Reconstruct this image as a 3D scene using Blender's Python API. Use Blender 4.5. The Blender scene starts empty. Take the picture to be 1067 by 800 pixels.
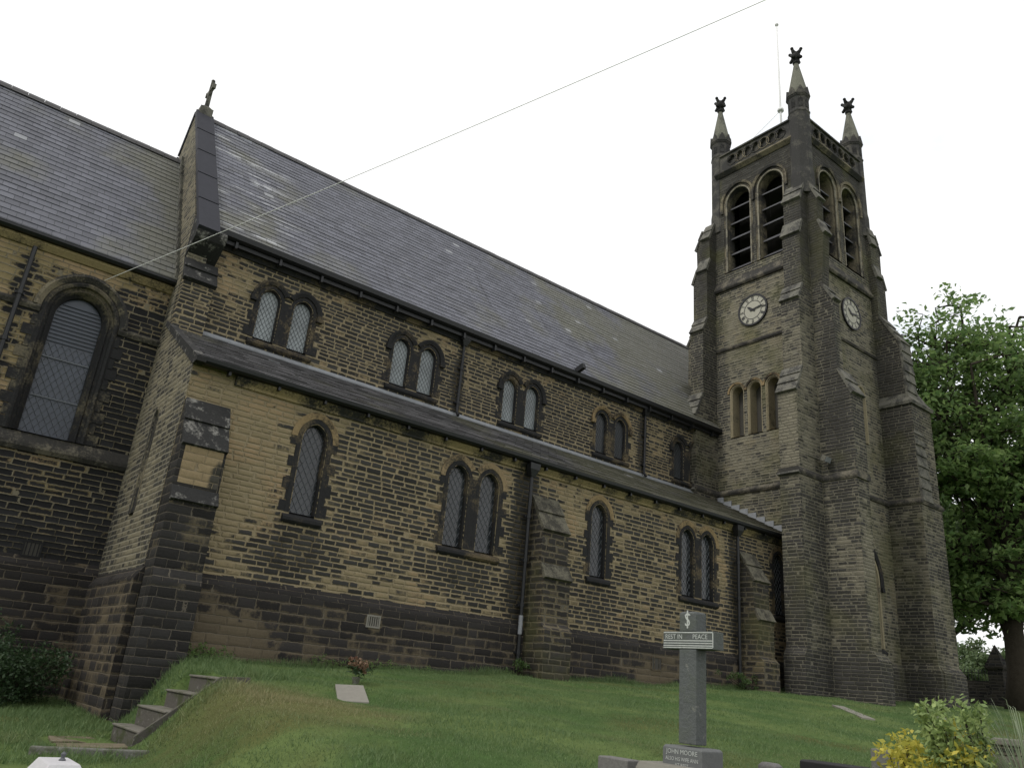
import bpy, bmesh, math, random
import numpy as np
from mathutils import Vector, Matrix

random.seed(7)
rng = np.random.default_rng(11)
S = bpy.context.scene
COL = S.collection
R = math.radians

# ------------------------------------------------------------------ camera
YAW, PITCH, ROLL = 0.6452969, 0.3660574, 0.0897861
cam_d = bpy.data.cameras.new('camera')
cam = bpy.data.objects.new('camera', cam_d)
COL.objects.link(cam)
cy, sy, cp, sp = math.cos(YAW), math.sin(YAW), math.cos(PITCH), math.sin(PITCH)
fwd = Vector((sy * cp, cy * cp, sp))
rt = Vector((cy, -sy, 0))
up = rt.cross(fwd)
rt2 = rt * math.cos(ROLL) + up * math.sin(ROLL)
up2 = up * math.cos(ROLL) - rt * math.sin(ROLL)
cam.matrix_world = Matrix((rt2, up2, -fwd)).transposed().to_4x4()
cam_d.sensor_width = 36.0
cam_d.lens = 36.0 * 828.27 / 1067.0
cam_d.clip_start = 0.05
cam_d.clip_end = 3000
S.camera = cam

# ------------------------------------------------------------------ world
SUN_EL, SUN_AZ = R(48), R(-88)      # azimuth measured from +Y towards +X
w = bpy.data.worlds.new('World')
S.world = w
w.use_nodes = True
nt = w.node_tree
nt.nodes.clear()
out = nt.nodes.new('ShaderNodeOutputWorld')
sky = nt.nodes.new('ShaderNodeTexSky')
sky.sky_type = 'NISHITA'
sky.sun_disc = False
sky.sun_elevation = SUN_EL
sky.sun_rotation = SUN_AZ
bg1 = nt.nodes.new('ShaderNodeBackground')
bg1.inputs[1].default_value = 0.12
nt.links.new(sky.outputs[0], bg1.inputs[0])
# overcast: a nearly closed layer of bright cloud over the blue
tc = nt.nodes.new('ShaderNodeTexCoord')
mp = nt.nodes.new('ShaderNodeMapping')
mp.inputs['Scale'].default_value = (1, 1, 2.2)
nt.links.new(tc.outputs['Generated'], mp.inputs[0])
nz = nt.nodes.new('ShaderNodeTexNoise')
nz.inputs['Scale'].default_value = 1.7
nz.inputs['Detail'].default_value = 6
nz.inputs['Roughness'].default_value = .55
nt.links.new(mp.outputs[0], nz.inputs['Vector'])
cr = nt.nodes.new('ShaderNodeValToRGB')
cr.color_ramp.elements[0].position = .30
cr.color_ramp.elements[0].color = (.86, .90, .94, 1)
cr.color_ramp.elements[1].position = .46
cr.color_ramp.elements[1].color = (1.0, 1.0, 1.0, 1)
nt.links.new(nz.outputs[0], cr.inputs[0])
bg2 = nt.nodes.new('ShaderNodeBackground')
bg2.inputs[1].default_value = 1.02
nt.links.new(cr.outputs[0], bg2.inputs[0])
cm = nt.nodes.new('ShaderNodeMapRange')
cm.inputs[1].default_value = .28
cm.inputs[2].default_value = .40
cm.inputs[3].default_value = .80
cm.inputs[4].default_value = .985
nt.links.new(nz.outputs[0], cm.inputs[0])
mx = nt.nodes.new('ShaderNodeMixShader')
nt.links.new(cm.outputs[0], mx.inputs[0])
nt.links.new(bg1.outputs[0], mx.inputs[1])
nt.links.new(bg2.outputs[0], mx.inputs[2])
nt.links.new(mx.outputs[0], out.inputs[0])

sun_d = bpy.data.lights.new('sun', 'SUN')
sun_d.energy = 1.25
sun_d.angle = R(14)
sun_d.color = (1, .96, .88)
sun = bpy.data.objects.new('sun', sun_d)
COL.objects.link(sun)
sdir = Vector((math.sin(SUN_AZ) * math.cos(SUN_EL), math.cos(SUN_AZ) * math.cos(SUN_EL), math.sin(SUN_EL)))
sun.rotation_euler = sdir.to_track_quat('Z', 'Y').to_euler()

S.view_settings.view_transform = 'Standard'
S.view_settings.look = 'None'
S.view_settings.exposure = 0.20
S.view_settings.gamma = 1.0
S.view_settings.use_curve_mapping = False

# ------------------------------------------------------------------ node helpers
class NT:
    def __init__(self, name):
        self.mat = bpy.data.materials.new(name)
        self.mat.use_nodes = True
        self.t = self.mat.node_tree
        self.t.nodes.clear()
        self.out = self.t.nodes.new('ShaderNodeOutputMaterial')
    def node(self, typ, **props):
        n = self.t.nodes.new(typ)
        for k, v in props.items():
            setattr(n, k, v)
        return n
    def put(self, sock, v):
        if v is None:
            return
        if isinstance(v, bpy.types.NodeSocket):
            self.t.links.new(v, sock)
        elif isinstance(v, (tuple, list)) and sock.type == 'RGBA' and len(v) == 3:
            sock.default_value = (*v, 1)
        else:
            sock.default_value = v
    def m(self, op, a, b=None, c=None):
        n = self.node('ShaderNodeMath', operation=op)
        for i, v in enumerate((a, b, c)):
            self.put(n.inputs[i], v)
        return n.outputs[0]
    def add(self, a, b): return self.m('ADD', a, b)
    def mul(self, a, b): return self.m('MULTIPLY', a, b)
    def sub(self, a, b): return self.m('SUBTRACT', a, b)
    def ss(self, v, a, b, c=0., d=1.):
        n = self.node('ShaderNodeMapRange', interpolation_type='SMOOTHSTEP')
        self.put(n.inputs[0], v)
        for i, q in enumerate((a, b, c, d)):
            n.inputs[i + 1].default_value = q
        return n.outputs[0]
    def pos(self):
        return self.node('ShaderNodeNewGeometry').outputs['Position']
    def island(self):
        return self.node('ShaderNodeNewGeometry').outputs['Random Per Island']
    def noise(self, vec, scale, detail=3, rough=.55, dims='3D', w=None):
        n = self.node('ShaderNodeTexNoise', noise_dimensions=dims)
        n.inputs['Scale'].default_value = scale
        n.inputs['Detail'].default_value = detail
        n.inputs['Roughness'].default_value = rough
        if dims == '1D':
            self.put(n.inputs['W'], w)
        else:
            self.put(n.inputs['Vector'], vec)
        return n.outputs[0]
    def comb(self, x, y, z=0.):
        n = self.node('ShaderNodeCombineXYZ')
        for i, v in enumerate((x, y, z)):
            self.put(n.inputs[i], v)
        return n.outputs[0]
    def sep(self, v):
        n = self.node('ShaderNodeSeparateXYZ')
        self.put(n.inputs[0], v)
        return n.outputs
    def uv(self):
        return self.node('ShaderNodeTexCoord').outputs['UV']
    def mix(self, f, a, b):
        n = self.node('ShaderNodeMix', data_type='RGBA')
        self.put(n.inputs[0], f)
        self.put(n.inputs[6], a)
        self.put(n.inputs[7], b)
        return n.outputs[2]
    def scale(self, col, f):
        n = self.node('ShaderNodeVectorMath', operation='SCALE')
        if isinstance(col, bpy.types.NodeSocket):
            self.put(n.inputs[0], col)
        else:
            n.inputs[0].default_value = col[:3]
        self.put(n.inputs['Scale'], f)
        return n.outputs[0]
    def bump(self, h, dist=.01, strength=1.):
        n = self.node('ShaderNodeBump')
        n.inputs['Strength'].default_value = strength
        n.inputs['Distance'].default_value = dist
        self.put(n.inputs['Height'], h)
        return n.outputs[0]
    def principled(self, col, rough=.85, normal=None, spec=.3, metal=0.):
        p = self.node('ShaderNodeBsdfPrincipled')
        self.put(p.inputs['Base Color'], col)
        self.put(p.inputs['Roughness'], rough)
        self.put(p.inputs['Specular IOR Level'], spec)
        self.put(p.inputs['Metallic'], metal)
        if normal is not None:
            self.put(p.inputs['Normal'], normal)
        self.t.links.new(p.outputs[0], self.out.inputs[0])
        return self.mat

def masonry(name, buffs, dark, mortar, soot, row=.155, width=.42, joint=.020, blobs=(), big=1.5, rndw=1.0,
            green=0., joint_dark=.3, bumpd=.022, dmax=1., rag=.45):
    N = NT(name)
    P = N.pos()
    u, v, _ = N.sep(N.uv())
    px, py, pz = N.sep(P)
    # courses of uneven height, stones of uneven length
    v1 = N.add(v, N.mul(N.sub(N.noise(None, 1.6, 1, .5, '1D', v), .5), row * 1.1))
    wob = N.noise(P, 5.0, 4, .7)
    v1 = N.add(v1, N.mul(N.sub(wob, .5), .05))
    ri = N.m('FLOOR', N.m('DIVIDE', v1, row))
    wn = N.node('ShaderNodeTexWhiteNoise', noise_dimensions='1D')
    N.put(wn.inputs['W'], ri)
    u1 = N.add(u, N.mul(wn.outputs[0], width * 3))
    u1 = N.add(u1, N.mul(N.noise(N.comb(u, N.mul(ri, 7.31), 0.), 1.9, 1), width * 1.6))
    u1 = N.add(u1, N.mul(N.sub(N.noise(P, 7.0, 3, .7), .5), .07))
    b = N.node('ShaderNodeTexBrick', offset=0.0, squash=1.0)
    N.put(b.inputs['Vector'], N.comb(u1, v1, 0.))
    b.inputs['Color1'].default_value = (0, 0, 0, 1)
    b.inputs['Color2'].default_value = (1, 1, 1, 1)
    b.inputs['Mortar'].default_value = (0, 0, 0, 1)
    b.inputs['Scale'].default_value = 1
    b.inputs['Mortar Size'].default_value = joint
    b.inputs['Mortar Smooth'].default_value = .6
    b.inputs['Brick Width'].default_value = width
    b.inputs['Row Height'].default_value = row
    rnd = N.sep(b.outputs['Color'])[0]
    fac = b.outputs['Fac']
    # rock-faced stones: the soot sits on the bulging middle, smeared pointing keeps the margins pale
    b2 = N.node('ShaderNodeTexBrick', offset=0.0, squash=1.0)
    N.put(b2.inputs['Vector'], N.comb(u1, v1, 0.))
    b2.inputs['Scale'].default_value = 1
    b2.inputs['Mortar Size'].default_value = row * .36
    b2.inputs['Mortar Smooth'].default_value = 1.0
    b2.inputs['Brick Width'].default_value = width
    b2.inputs['Row Height'].default_value = row
    edge = b2.outputs['Fac']
    w2 = N.node('ShaderNodeTexWhiteNoise', noise_dimensions='1D')
    N.put(w2.inputs['W'], N.mul(rnd, 91.7))
    rnd2 = w2.outputs[0]
    n1 = N.noise(P, .33, 4, .6)
    n2 = N.noise(P, 2.6, 4, .65)
    n3 = N.noise(P, 22, 4, .7)
    st = N.add(N.mul(N.sub(n1, .5), big), soot)
    st = N.add(st, N.mul(N.sub(rnd, .5), rndw))
    st = N.add(st, N.mul(N.sub(n2, .5), 1.0))
    st = N.add(st, N.mul(N.sub(N.noise(N.comb(N.mul(u, 2.6), N.mul(v, .28), 0.), 1., 3, .6), .5), .75))
    st = N.add(st, N.mul(N.sub(n3, .5), .8))
    for (c, r, amt) in blobs:
        a = N.node('ShaderNodeVectorMath', operation='SUBTRACT')
        N.put(a.inputs[0], P)
        a.inputs[1].default_value = c
        q = N.node('ShaderNodeVectorMath', operation='MULTIPLY')
        N.put(q.inputs[0], a.outputs[0])
        q.inputs[1].default_value = [1. / k if k else 0. for k in r]
        L = N.node('ShaderNodeVectorMath', operation='LENGTH')
        N.put(L.inputs[0], q.outputs[0])
        d = N.add(L.outputs['Value'], N.mul(N.sub(n2, .5), .9))
        st = N.m('MULTIPLY_ADD', N.ss(d, 1.1, .35), amt, st)
    rg_ = N.ss(N.add(edge, N.mul(N.sub(N.noise(P, 16, 4, .75), .5), 1.3)), .05, .9)
    df = N.mul(N.ss(N.sub(st, N.mul(rg_, rag)), .12, .62), dmax)
    c1 = N.mix(rnd2, buffs[0], buffs[1])
    if len(buffs) > 2:
        c1 = N.mix(N.ss(N.noise(P, .8, 3), .5, .66), c1, buffs[2])
    grain = N.add(.62, N.add(N.mul(n3, .5), N.mul(n2, .28)))
    c1 = N.scale(c1, grain)
    c2 = N.scale(dark, N.add(.55, N.add(N.mul(n3, .6), N.mul(rnd2, .7))))
    face = N.mix(df, c1, c2)
    mc = N.mix(N.ss(N.sub(st, N.mul(N.sub(rnd, .5), rndw * .8)), .95, 1.55), N.scale(mortar, N.add(.5, N.mul(n2, 1.0))), N.scale(mortar, joint_dark))
    # pointing survives unevenly
    jf = N.mul(N.ss(N.add(fac, N.mul(N.sub(N.noise(P, 34, 3, .7), .5), 1.1)), .10, .62), N.ss(N.noise(P, 3.7, 3), .3, .5, .65, 1.))
    col = N.mix(jf, face, mc)
    if green:
        g = N.mul(N.ss(N.noise(P, .45, 4, .6), .48, .68), green)
        col = N.mix(g, col, N.scale((.085, .085, .035), N.add(.6, n3)))
    h = N.add(N.add(N.mul(N.sub(1., fac), .4), N.mul(N.sub(1., edge), .45)), N.add(N.mul(rnd, .35), N.add(N.mul(n2, .35), N.mul(n3, .28))))
    return N.principled(col, .92, N.bump(h, bumpd), .15)

def dressed(name, a, b, bias=.5, scale=1.1, joints=.38, rough=.9):
    """worked stone: two colours in patches, faint joints"""
    N = NT(name)
    P = N.pos()
    n1 = N.noise(P, scale, 5, .65)
    n2 = N.noise(P, 18, 4, .7)
    f = N.ss(N.add(n1, N.mul(N.sub(n2, .5), .35)), bias - .1, bias + .1)
    col = N.mix(f, a, b)
    col = N.scale(col, N.add(.55, N.mul(n2, .9)))
    h = N.add(N.mul(n2, .6), n1)
    return N.principled(col, rough, N.bump(h, .012), .2)

def plain(name, col, rough=.7, var=.35, scale=6., spec=.3, metal=0., bumpd=.004):
    N = NT(name)
    P = N.pos()
    n = N.noise(P, scale, 4, .65)
    n2 = N.noise(P, scale * 6, 3, .6)
    c = N.scale(col, N.add(1 - var, N.add(N.mul(n, var * 1.4), N.mul(n2, var * .6))))
    return N.principled(c, rough, N.bump(N.add(n, N.mul(n2, .5)), bumpd), spec, metal)

def mossy(name, col, amt):
    N = NT(name)
    P = N.pos()
    n, n2 = N.noise(P, 3.0, 5, .65), N.noise(P, 30, 4, .7)
    c = N.scale(col, N.add(.45, N.add(N.mul(n, .6), N.mul(n2, .55))))
    c = N.mix(N.mul(N.ss(N.add(n, N.mul(N.sub(n2, .5), .4)), .47, .62), amt), c, N.scale((.050, .062, .024), N.add(.5, n2)))
    c = N.mix(N.mul(N.ss(N.noise(P, 9, 3), .62, .70), .5), c, (.24, .24, .215))
    return N.principled(c, .95, N.bump(N.add(n, N.mul(n2, .6)), .02), .15)

def slate(name, col, course, wid, moss=0., mossx=None, streaks=False, rough=.52, spec=.4, vary=1.0):
    N = NT(name)
    P = N.pos()
    uv = N.uv()
    b = N.node('ShaderNodeTexBrick', offset=.5, squash=1.0)
    N.put(b.inputs['Vector'], uv)
    b.inputs['Color1'].default_value = (0, 0, 0, 1)
    b.inputs['Color2'].default_value = (1, 1, 1, 1)
    b.inputs['Mortar'].default_value = (.5, .5, .5, 1)
    b.inputs['Scale'].default_value = 1
    b.inputs['Mortar Size'].default_value = .006
    b.inputs['Mortar Smooth'].default_value = .2
    b.inputs['Brick Width'].default_value = wid
    b.inputs['Row Height'].default_value = course
    rnd = N.sep(b.outputs['Color'])[0]
    fac = b.outputs['Fac']
    n1 = N.noise(P, .5, 4, .6)
    n2 = N.noise(P, 14, 4, .7)
    c = N.scale(col, N.add(.55, N.add(N.mul(N.sub(rnd, .3), .38 * vary), N.add(N.mul(n2, .3), N.mul(n1, .35)))))
    px, py, pz = N.sep(P)
    if moss:
        mm = N.ss(N.add(N.noise(P, .35, 4, .6), N.mul(N.ss(px, mossx[0], mossx[1]), .30)), .52, .74)
        c = N.mix(N.mul(mm, moss), c, N.scale((.115, .112, .06), N.add(.6, n2)))
    # bleached and replaced slates
    wn = N.node('ShaderNodeTexWhiteNoise', noise_dimensions='1D')
    N.put(wn.inputs['W'], N.mul(rnd, 517.3))
    pale = N.ss(wn.outputs[0], .988, .997)
    c = N.mix(N.mul(pale, .55), c, (.36, .37, .39))
    if streaks:
        u, v, _ = N.sep(uv)
        sn = N.noise(N.comb(N.mul(u, .35), N.mul(v, 3.4), 0.), 1.0, 3)
        sm = N.mul(N.ss(sn, .57, .62), N.mul(N.ss(px, 8.6, 6.2), N.ss(N.noise(P, 2.4, 3), .34, .52)))
        c = N.mix(N.mul(sm, .75), c, (.46, .47, .49))
        dk = N.mul(N.ss(N.noise(N.comb(N.mul(u, 1.7), N.mul(v, .16), 0.), 1., 2), .66, .76), .55)
        c = N.mix(dk, c, (.03, .03, .034))
    c = N.mix(N.mul(fac, .8), c, (.015, .015, .018))
    h = N.add(N.mul(N.sub(1., fac), .5), N.add(N.mul(rnd, .4), N.mul(n2, .35)))
    return N.principled(c, N.add(rough, N.mul(n2, .25)), N.bump(h, .012), spec)

def leafmat(name, a, b, trans=.35, rough=.5, dry=False):
    N = NT(name)
    r = N.island()
    P = N.pos()
    f = N.add(N.mul(r, .7), N.mul(N.noise(P, .7, 2), .5))
    col = N.mix(f, a, b)
    if dry:
        px_, py_, pz_ = N.sep(P)
        dd = N.m('SQRT', N.add(N.m('POWER', N.m('DIVIDE', N.sub(px_, 5.2), 1.9), 2.), N.m('POWER', N.m('DIVIDE', N.sub(py_, 11.4), 2.6), 2.)))
        dd = N.ss(N.add(dd, N.mul(N.sub(N.noise(P, 1.3, 4, .65), .5), 1.3)), 1.15, .3)
        d2 = N.ss(N.noise(P, .38, 4, .65), .54, .72)
        col = N.mix(N.mul(N.m('MAXIMUM', dd, N.mul(d2, .45)), N.add(.45, N.mul(r, .5))), col, (.26, .225, .115))
    d = N.node('ShaderNodeBsdfPrincipled')
    N.put(d.inputs['Base Color'], col)
    d.inputs['Roughness'].default_value = rough
    d.inputs['Specular IOR Level'].default_value = .35
    tr = N.node('ShaderNodeBsdfTranslucent')
    N.put(tr.inputs['Color'], N.scale(col, 1.4))
    mxs = N.node('ShaderNodeMixShader')
    mxs.inputs[0].default_value = trans
    N.t.links.new(d.outputs[0], mxs.inputs[1])
    N.t.links.new(tr.outputs[0], mxs.inputs[2])
    N.t.links.new(mxs.outputs[0], N.out.inputs[0])
    return N.mat

# ------------------------------------------------------------------ mesh helpers
class MB:
    def __init__(self):
        self.v = []
        self.f = []
        self.uv = {}
    def add(self, vs, fs):
        o = len(self.v)
        self.v += [tuple(p) for p in vs]
        self.f += [tuple(i + o for i in q) for q in fs]
        return self
    def box(self, x0, x1, y0, y1, z0, z1):
        return self.add([(x0, y0, z0), (x1, y0, z0), (x1, y1, z0), (x0, y1, z0), (x0, y0, z1), (x1, y0, z1), (x1, y1, z1), (x0, y1, z1)],
                        [(0, 3, 2, 1), (4, 5, 6, 7), (0, 1, 5, 4), (1, 2, 6, 5), (2, 3, 7, 6), (3, 0, 4, 7)])
    def obox(self, c, ax, ay, az):
        """box from a centre and three half-axis vectors"""
        c, ax, ay, az = Vector(c), Vector(ax), Vector(ay), Vector(az)
        vs = [c + ax * i + ay * j + az * k for k in (-1, 1) for j in (-1, 1) for i in (-1, 1)]
        return self.add(vs, [(0, 2, 3, 1), (4, 5, 7, 6), (0, 1, 5, 4), (1, 3, 7, 5), (3, 2, 6, 7), (2, 0, 4, 6)])
    def loft(self, loops, cap=True, close=True):
        o = len(self.v)
        n = len(loops[0])
        for L in loops:
            self.v += [tuple(p) for p in L]
        m = n if close else n - 1
        for k in range(len(loops) - 1):
            for i in range(m):
                j = (i + 1) % n
                self.f.append((o + k * n + i, o + k * n + j, o + (k + 1) * n + j, o + (k + 1) * n + i))
        if cap:
            self.f.append(tuple(o + i for i in range(n))[::-1])
            self.f.append(tuple(o + (len(loops) - 1) * n + i for i in range(n)))
        return self
    def extr(self, prof, axis, a, b):
        if axis == 'x':
            g = lambda p, t: (t, p[0], p[1])
        elif axis == 'y':
            g = lambda p, t: (p[0], t, p[1])
        else:
            g = lambda p, t: (p[0], p[1], t)
        return self.loft([[g(p, a) for p in prof], [g(p, b) for p in prof]])
    def tube(self, path, r, n=8, cap=True):
        path = [Vector(p) for p in path]
        rs = r if isinstance(r, (list, tuple)) else [r] * len(path)
        loops = []
        ref = None
        for i, p in enumerate(path):
            d = (path[min(i + 1, len(path) - 1)] - path[max(i - 1, 0)])
            if d.length < 1e-9:
                d = Vector((0, 0, 1))
            d.normalize()
            if ref is None:
                ref = Vector((0, 0, 1)) if abs(d.z) < .9 else Vector((1, 0, 0))
            a = d.cross(ref).normalized()
            b = a.cross(d).normalized()
            ref = b
            loops.append([p + (a * math.cos(2 * math.pi * k / n) + b * math.sin(2 * math.pi * k / n)) * rs[i] for k in range(n)])
        return self.loft(loops, cap)
    def lathe(self, c, prof, n=12, sx=1., sy=1., rot=0.):
        loops = [[(c[0] + r * sx * math.cos(2 * math.pi * k / n + rot), c[1] + r * sy * math.sin(2 * math.pi * k / n + rot), c[2] + z) for k in range(n)] for r, z in prof]
        return self.loft(loops)
    def ball(self, c, r, n=8, m=6, sq=(1, 1, 1)):
        prof = []
        loops = []
        for i in range(1, m):
            t = math.pi * i / m
            loops.append([(c[0] + r * sq[0] * math.sin(t) * math.cos(2 * math.pi * k / n), c[1] + r * sq[1] * math.sin(t) * math.sin(2 * math.pi * k / n), c[2] - r * sq[2] * math.cos(t)) for k in range(n)])
        return self.loft(loops)
    def merge(self, other):
        return self.add(other.v, other.f)
    def build(self, name, mat, parent=None, loc=None, smooth=False, bevel=0., fixn=True):
        root = parent
        while root is not None and root.parent is not None:
            root = root.parent
        L = Vector(loc) if loc is not None else (root.location.copy() if root is not None else Vector((0, 0, 0)))
        me = bpy.data.meshes.new(name)
        me.from_pydata([tuple(Vector(p) - L) for p in self.v], [], self.f)
        if fixn or bevel:
            bm = bmesh.new()
            bm.from_mesh(me)
            if bevel:
                es = [e for e in bm.edges if len(e.link_faces) == 2 and e.calc_face_angle(0) > .5]
                bmesh.ops.bevel(bm, geom=es, offset=bevel, segments=2, affect='EDGES', profile=.6, clamp_overlap=True)
            if fixn:
                bmesh.ops.recalc_face_normals(bm, faces=bm.faces)
            bm.to_mesh(me)
            bm.free()
        uvl = me.uv_layers.new(name='UVMap')
        zz = Vector((0, 0, 1))
        for pi, p in enumerate(me.polygons):
            n = p.normal
            if abs(n.z) > .98 or n.length < .5:
                t, bt = Vector((1, 0, 0)), Vector((0, 1, 0))
            else:
                t = zz.cross(n).normalized()
                if t.x + t.y * .7 < 0:
                    t = -t
                bt = n.cross(t)
                if bt.z < 0:
                    bt = -bt
            cust = self.uv.get(pi) if not (bevel or fixn) else None
            for q, li in enumerate(p.loop_indices):
                if cust:
                    uvl.data[li].uv = cust[q]
                else:
                    co = me.vertices[me.loops[li].vertex_index].co + L
                    uvl.data[li].uv = (co.dot(t), co.dot(bt))
            p.use_smooth = smooth
        me.materials.append(mat)
        o = bpy.data.objects.new(name, me)
        COL.objects.link(o)
        if parent is not None:
            o.parent = parent
        else:
            o.location = L
        return o

def thing(name, label, cat, loc, group=None):
    o = bpy.data.objects.new(name, None)
    o.empty_display_size = .3
    o.location = loc
    COL.objects.link(o)
    o['label'] = label
    o['category'] = cat
    if group:
        o['group'] = group
    return o

def tag(o, label=None, cat=None, group=None, kind=None):
    if label: o['label'] = label
    if cat: o['category'] = cat
    if group: o['group'] = group
    if kind: o['kind'] = kind
    return o

def fill_holes(outer, holes, M, d0, depth, back=False):
    """front sheet at d0 with holes; reveals going in by depth. M(u,z,d) -> 3D. returns MB"""
    bm = bmesh.new()
    edges = []
    for L in [outer] + holes:
        vs = [bm.verts.new((p[0], p[1], 0)) for p in L]
        for i in range(len(vs)):
            edges.append(bm.edges.new((vs[i], vs[(i + 1) % len(vs)])))
    bmesh.ops.triangle_fill(bm, use_beauty=True, use_dissolve=False, edges=edges)
    bm.verts.index_update()
    mb = MB()
    mb.add([M(v.co.x, v.co.y, d0) for v in bm.verts], [tuple(v.index for v in f.verts) for f in bm.faces])
    bm.free()
    for L in holes:
        mb.loft([[M(p[0], p[1], d0) for p in L], [M(p[0], p[1], d0 - depth) for p in L]], cap=False)
    return mb

def arch(cx, w, z0, ztop, k=1.3, n=9, off=0., zoff=None):
    """arched opening outline: bottom-left, bottom-right, then the arc from right springing to left springing"""
    h = w / 2
    Rr = k * h
    rise = math.sqrt(Rr * Rr - (Rr - h) ** 2)
    zs = ztop - rise
    Ro = Rr + off
    b = z0 if zoff is None else z0 - zoff
    pts = [(cx - h - off, b), (cx + h + off, b)]
    cxr = cx + h - Rr
    amax = math.acos(max(-1, min(1, (cx - cxr) / Ro)))
    for i in range(n + 1):
        a = amax * i / n
        pts.append((cxr + Ro * math.cos(a), zs + Ro * math.sin(a)))
    cxl = cx - h + Rr
    for i in range(n - 1, -1, -1):
        a = amax * i / n
        pts.append((cxl - Ro * math.cos(a), zs + Ro * math.sin(a)))
    return pts

def arc_only(pts): return pts[2:]

def inside(poly, x, y):
    c = False
    n = len(poly)
    for i in range(n):
        x0, y0 = poly[i]
        x1, y1 = poly[(i + 1) % n]
        if (y0 > y) != (y1 > y) and x < (x1 - x0) * (y - y0) / (y1 - y0) + x0:
            c = not c
    return c

def lattice(mb, poly, M, d, step, th=.0055, slope=1.55):
    xs = [p[0] for p in poly]
    ys = [p[1] for p in poly]
    xc = (min(xs) + max(xs)) / 2
    W_, H_ = max(xs) - min(xs), max(ys) - min(ys)
    for sgn in (-1, 1):
        dx, dy = 1 / math.hypot(1, slope), slope / math.hypot(1, slope)
        span = W_ * slope + H_
        k = int(span / step) + 2
        for i in range(-k, k):
            y0 = min(ys) + i * step * slope
            # line: (xc - W/2) -> slope
            seg = None
            pts = []
            T = (W_ * 1.02) / dx
            nn = 60
            for q in range(nn + 1):
                t = T * q / nn
                x = (xc - W_ * .51 + dx * t) if sgn > 0 else (xc + W_ * .51 - dx * t)
                y = y0 + dy * t
                if inside(poly, x, y):
                    pts.append((x, y))
            if len(pts) > 1:
                (xa, ya), (xb, yb) = pts[0], pts[-1]
                nx, ny = -(yb - ya), (xb - xa)
                l = math.hypot(nx, ny) or 1
                nx, ny = nx / l * th, ny / l * th
                dd = d + .002 * sgn
                mb.add([M(xa - nx, ya - ny, dd), M(xb - nx, yb - ny, dd), M(xb + nx, yb + ny, dd), M(xa + nx, ya + ny, dd),
                        M(xa, ya, dd + .008), M(xb, yb, dd + .008)], [(0, 1, 5, 4), (3, 4, 5, 2), (0, 4, 3), (1, 2, 5)])

# ------------------------------------------------------------------ materials
BUF1, BUF2, BUF3 = (.262, .212, .128), (.215, .178, .108), (.285, .212, .125)
DARK = (.034, .033, .031)
pipe_blobs = [((14.45, 0, 4), (.75, 0, 4.5), 1.1), ((24.35, 0, 4), (.6, 0, 4.5), .8)]
M_aisle = masonry('aisle_sandstone', (BUF1, BUF2, BUF3), DARK, (.25, .207, .132), .66, joint=.026, big=.9, rndw=1.0, rag=.75, blobs=pipe_blobs + [
    ((7.65, 0, 2.6), (1.5, 0, .9), .75), ((12.5, 0, 2.7), (1.6, 0, .8), .6), ((17.5, 0, 2.8), (.9, 0, 1.0), .6), ((22.3, 0, 2.7), (1.2, 0, 1.), .5),
    ((5.7, 0, 4.6), (2.0, 0, 2.8), -1.1), ((9.9, 0, 4.9), (1.7, 0, 1.6), .3), ((19.6, 0, 4.9), (1.3, 0, 1.3), .3), ((10.5, 0, 2.2), (2.6, 0, .5), -.4), ((13.6, 0, 4.9), (.5, 0, 1.4), -.7), ((16.5, 0, 5.2), (1.0, 0, 1.0), -.6), ((23.6, 0, 4.9), (.5, 0, 1.3), -.7), ((14, 0, 6.35), (30, 0, .55), -.3),
    ((26.0, 0, 5.4), (.8, 0, .7), .3)], row=.132, width=.36)
M_cler = masonry('clerestory_sandstone', (BUF1, BUF2, BUF3), DARK, (.24, .20, .13), .84, row=.130, width=.35, joint=.026, big=.8, rndw=.9, rag=.70, blobs=[
    ((13.5, 0, 9.7), (.5, 0, 2), .3), ((13.0, 0, 10.9), (1.2, 0, .8), -.7), ((5.6, 0, 10.5), (1.2, 0, 1.2), -.75), ((22.3, 0, 9.8), (.6, 0, 2), -.55), ((24.1, 0, 10.6), (.7, 0, 1.2), -.5),
    ((23.2, 0, 9.7), (.35, 0, 2), .9), ((13.95, 0, 9.7), (.3, 0, 2), .9), ((14, 0, 11.35), (30, 0, .3), -.3), ((18.6, 0, 9.8), (1.4, 0, 1.1), .3)])
M_chancel = masonry('chancel_sandstone', ((.25, .20, .11), (.20, .16, .085), BUF3), (.020, .020, .021), (.19, .168, .12), .92, row=.150, width=.42, rndw=.9, rag=.5, blobs=[
    ((.5, 0, 8.2), (1.2, 0, 2.2), -.85), ((1.0, 0, 6), (1.0, 0, 2.2), -.75), ((.95, 0, 7.5), (.32, 0, 3.), 1.0), ((3.9, 0, 6), (1.2, 0, 2.5), .2),
    ((2.4, 0, 9.5), (2.6, 0, .45), -.9), ((0, 0, .6), (14, 0, 3.0), .6)], joint=.015)
M_end = masonry('end_wall_sandstone', ((.225, .20, .14), (.18, .16, .112)), (.045, .043, .039), (.20, .185, .145), .38, row=.13, width=.34, rndw=.5, big=1.0,
                blobs=[((0, 18.2, 0), (0, .9, 99), .25), ((0, 0, 1.45), (0, 99, .4), .8)])
M_panel = masonry('buff_panel_stone', ((.27, .21, .125), (.24, .185, .11)), (.05, .047, .04), (.22, .18, .12), .12, row=.2, width=.45, joint=.010, big=1.3, rndw=.2, rag=.1, blobs=[((5.35, 0, 3.7), (.28, 0, .5), .8)])
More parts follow.
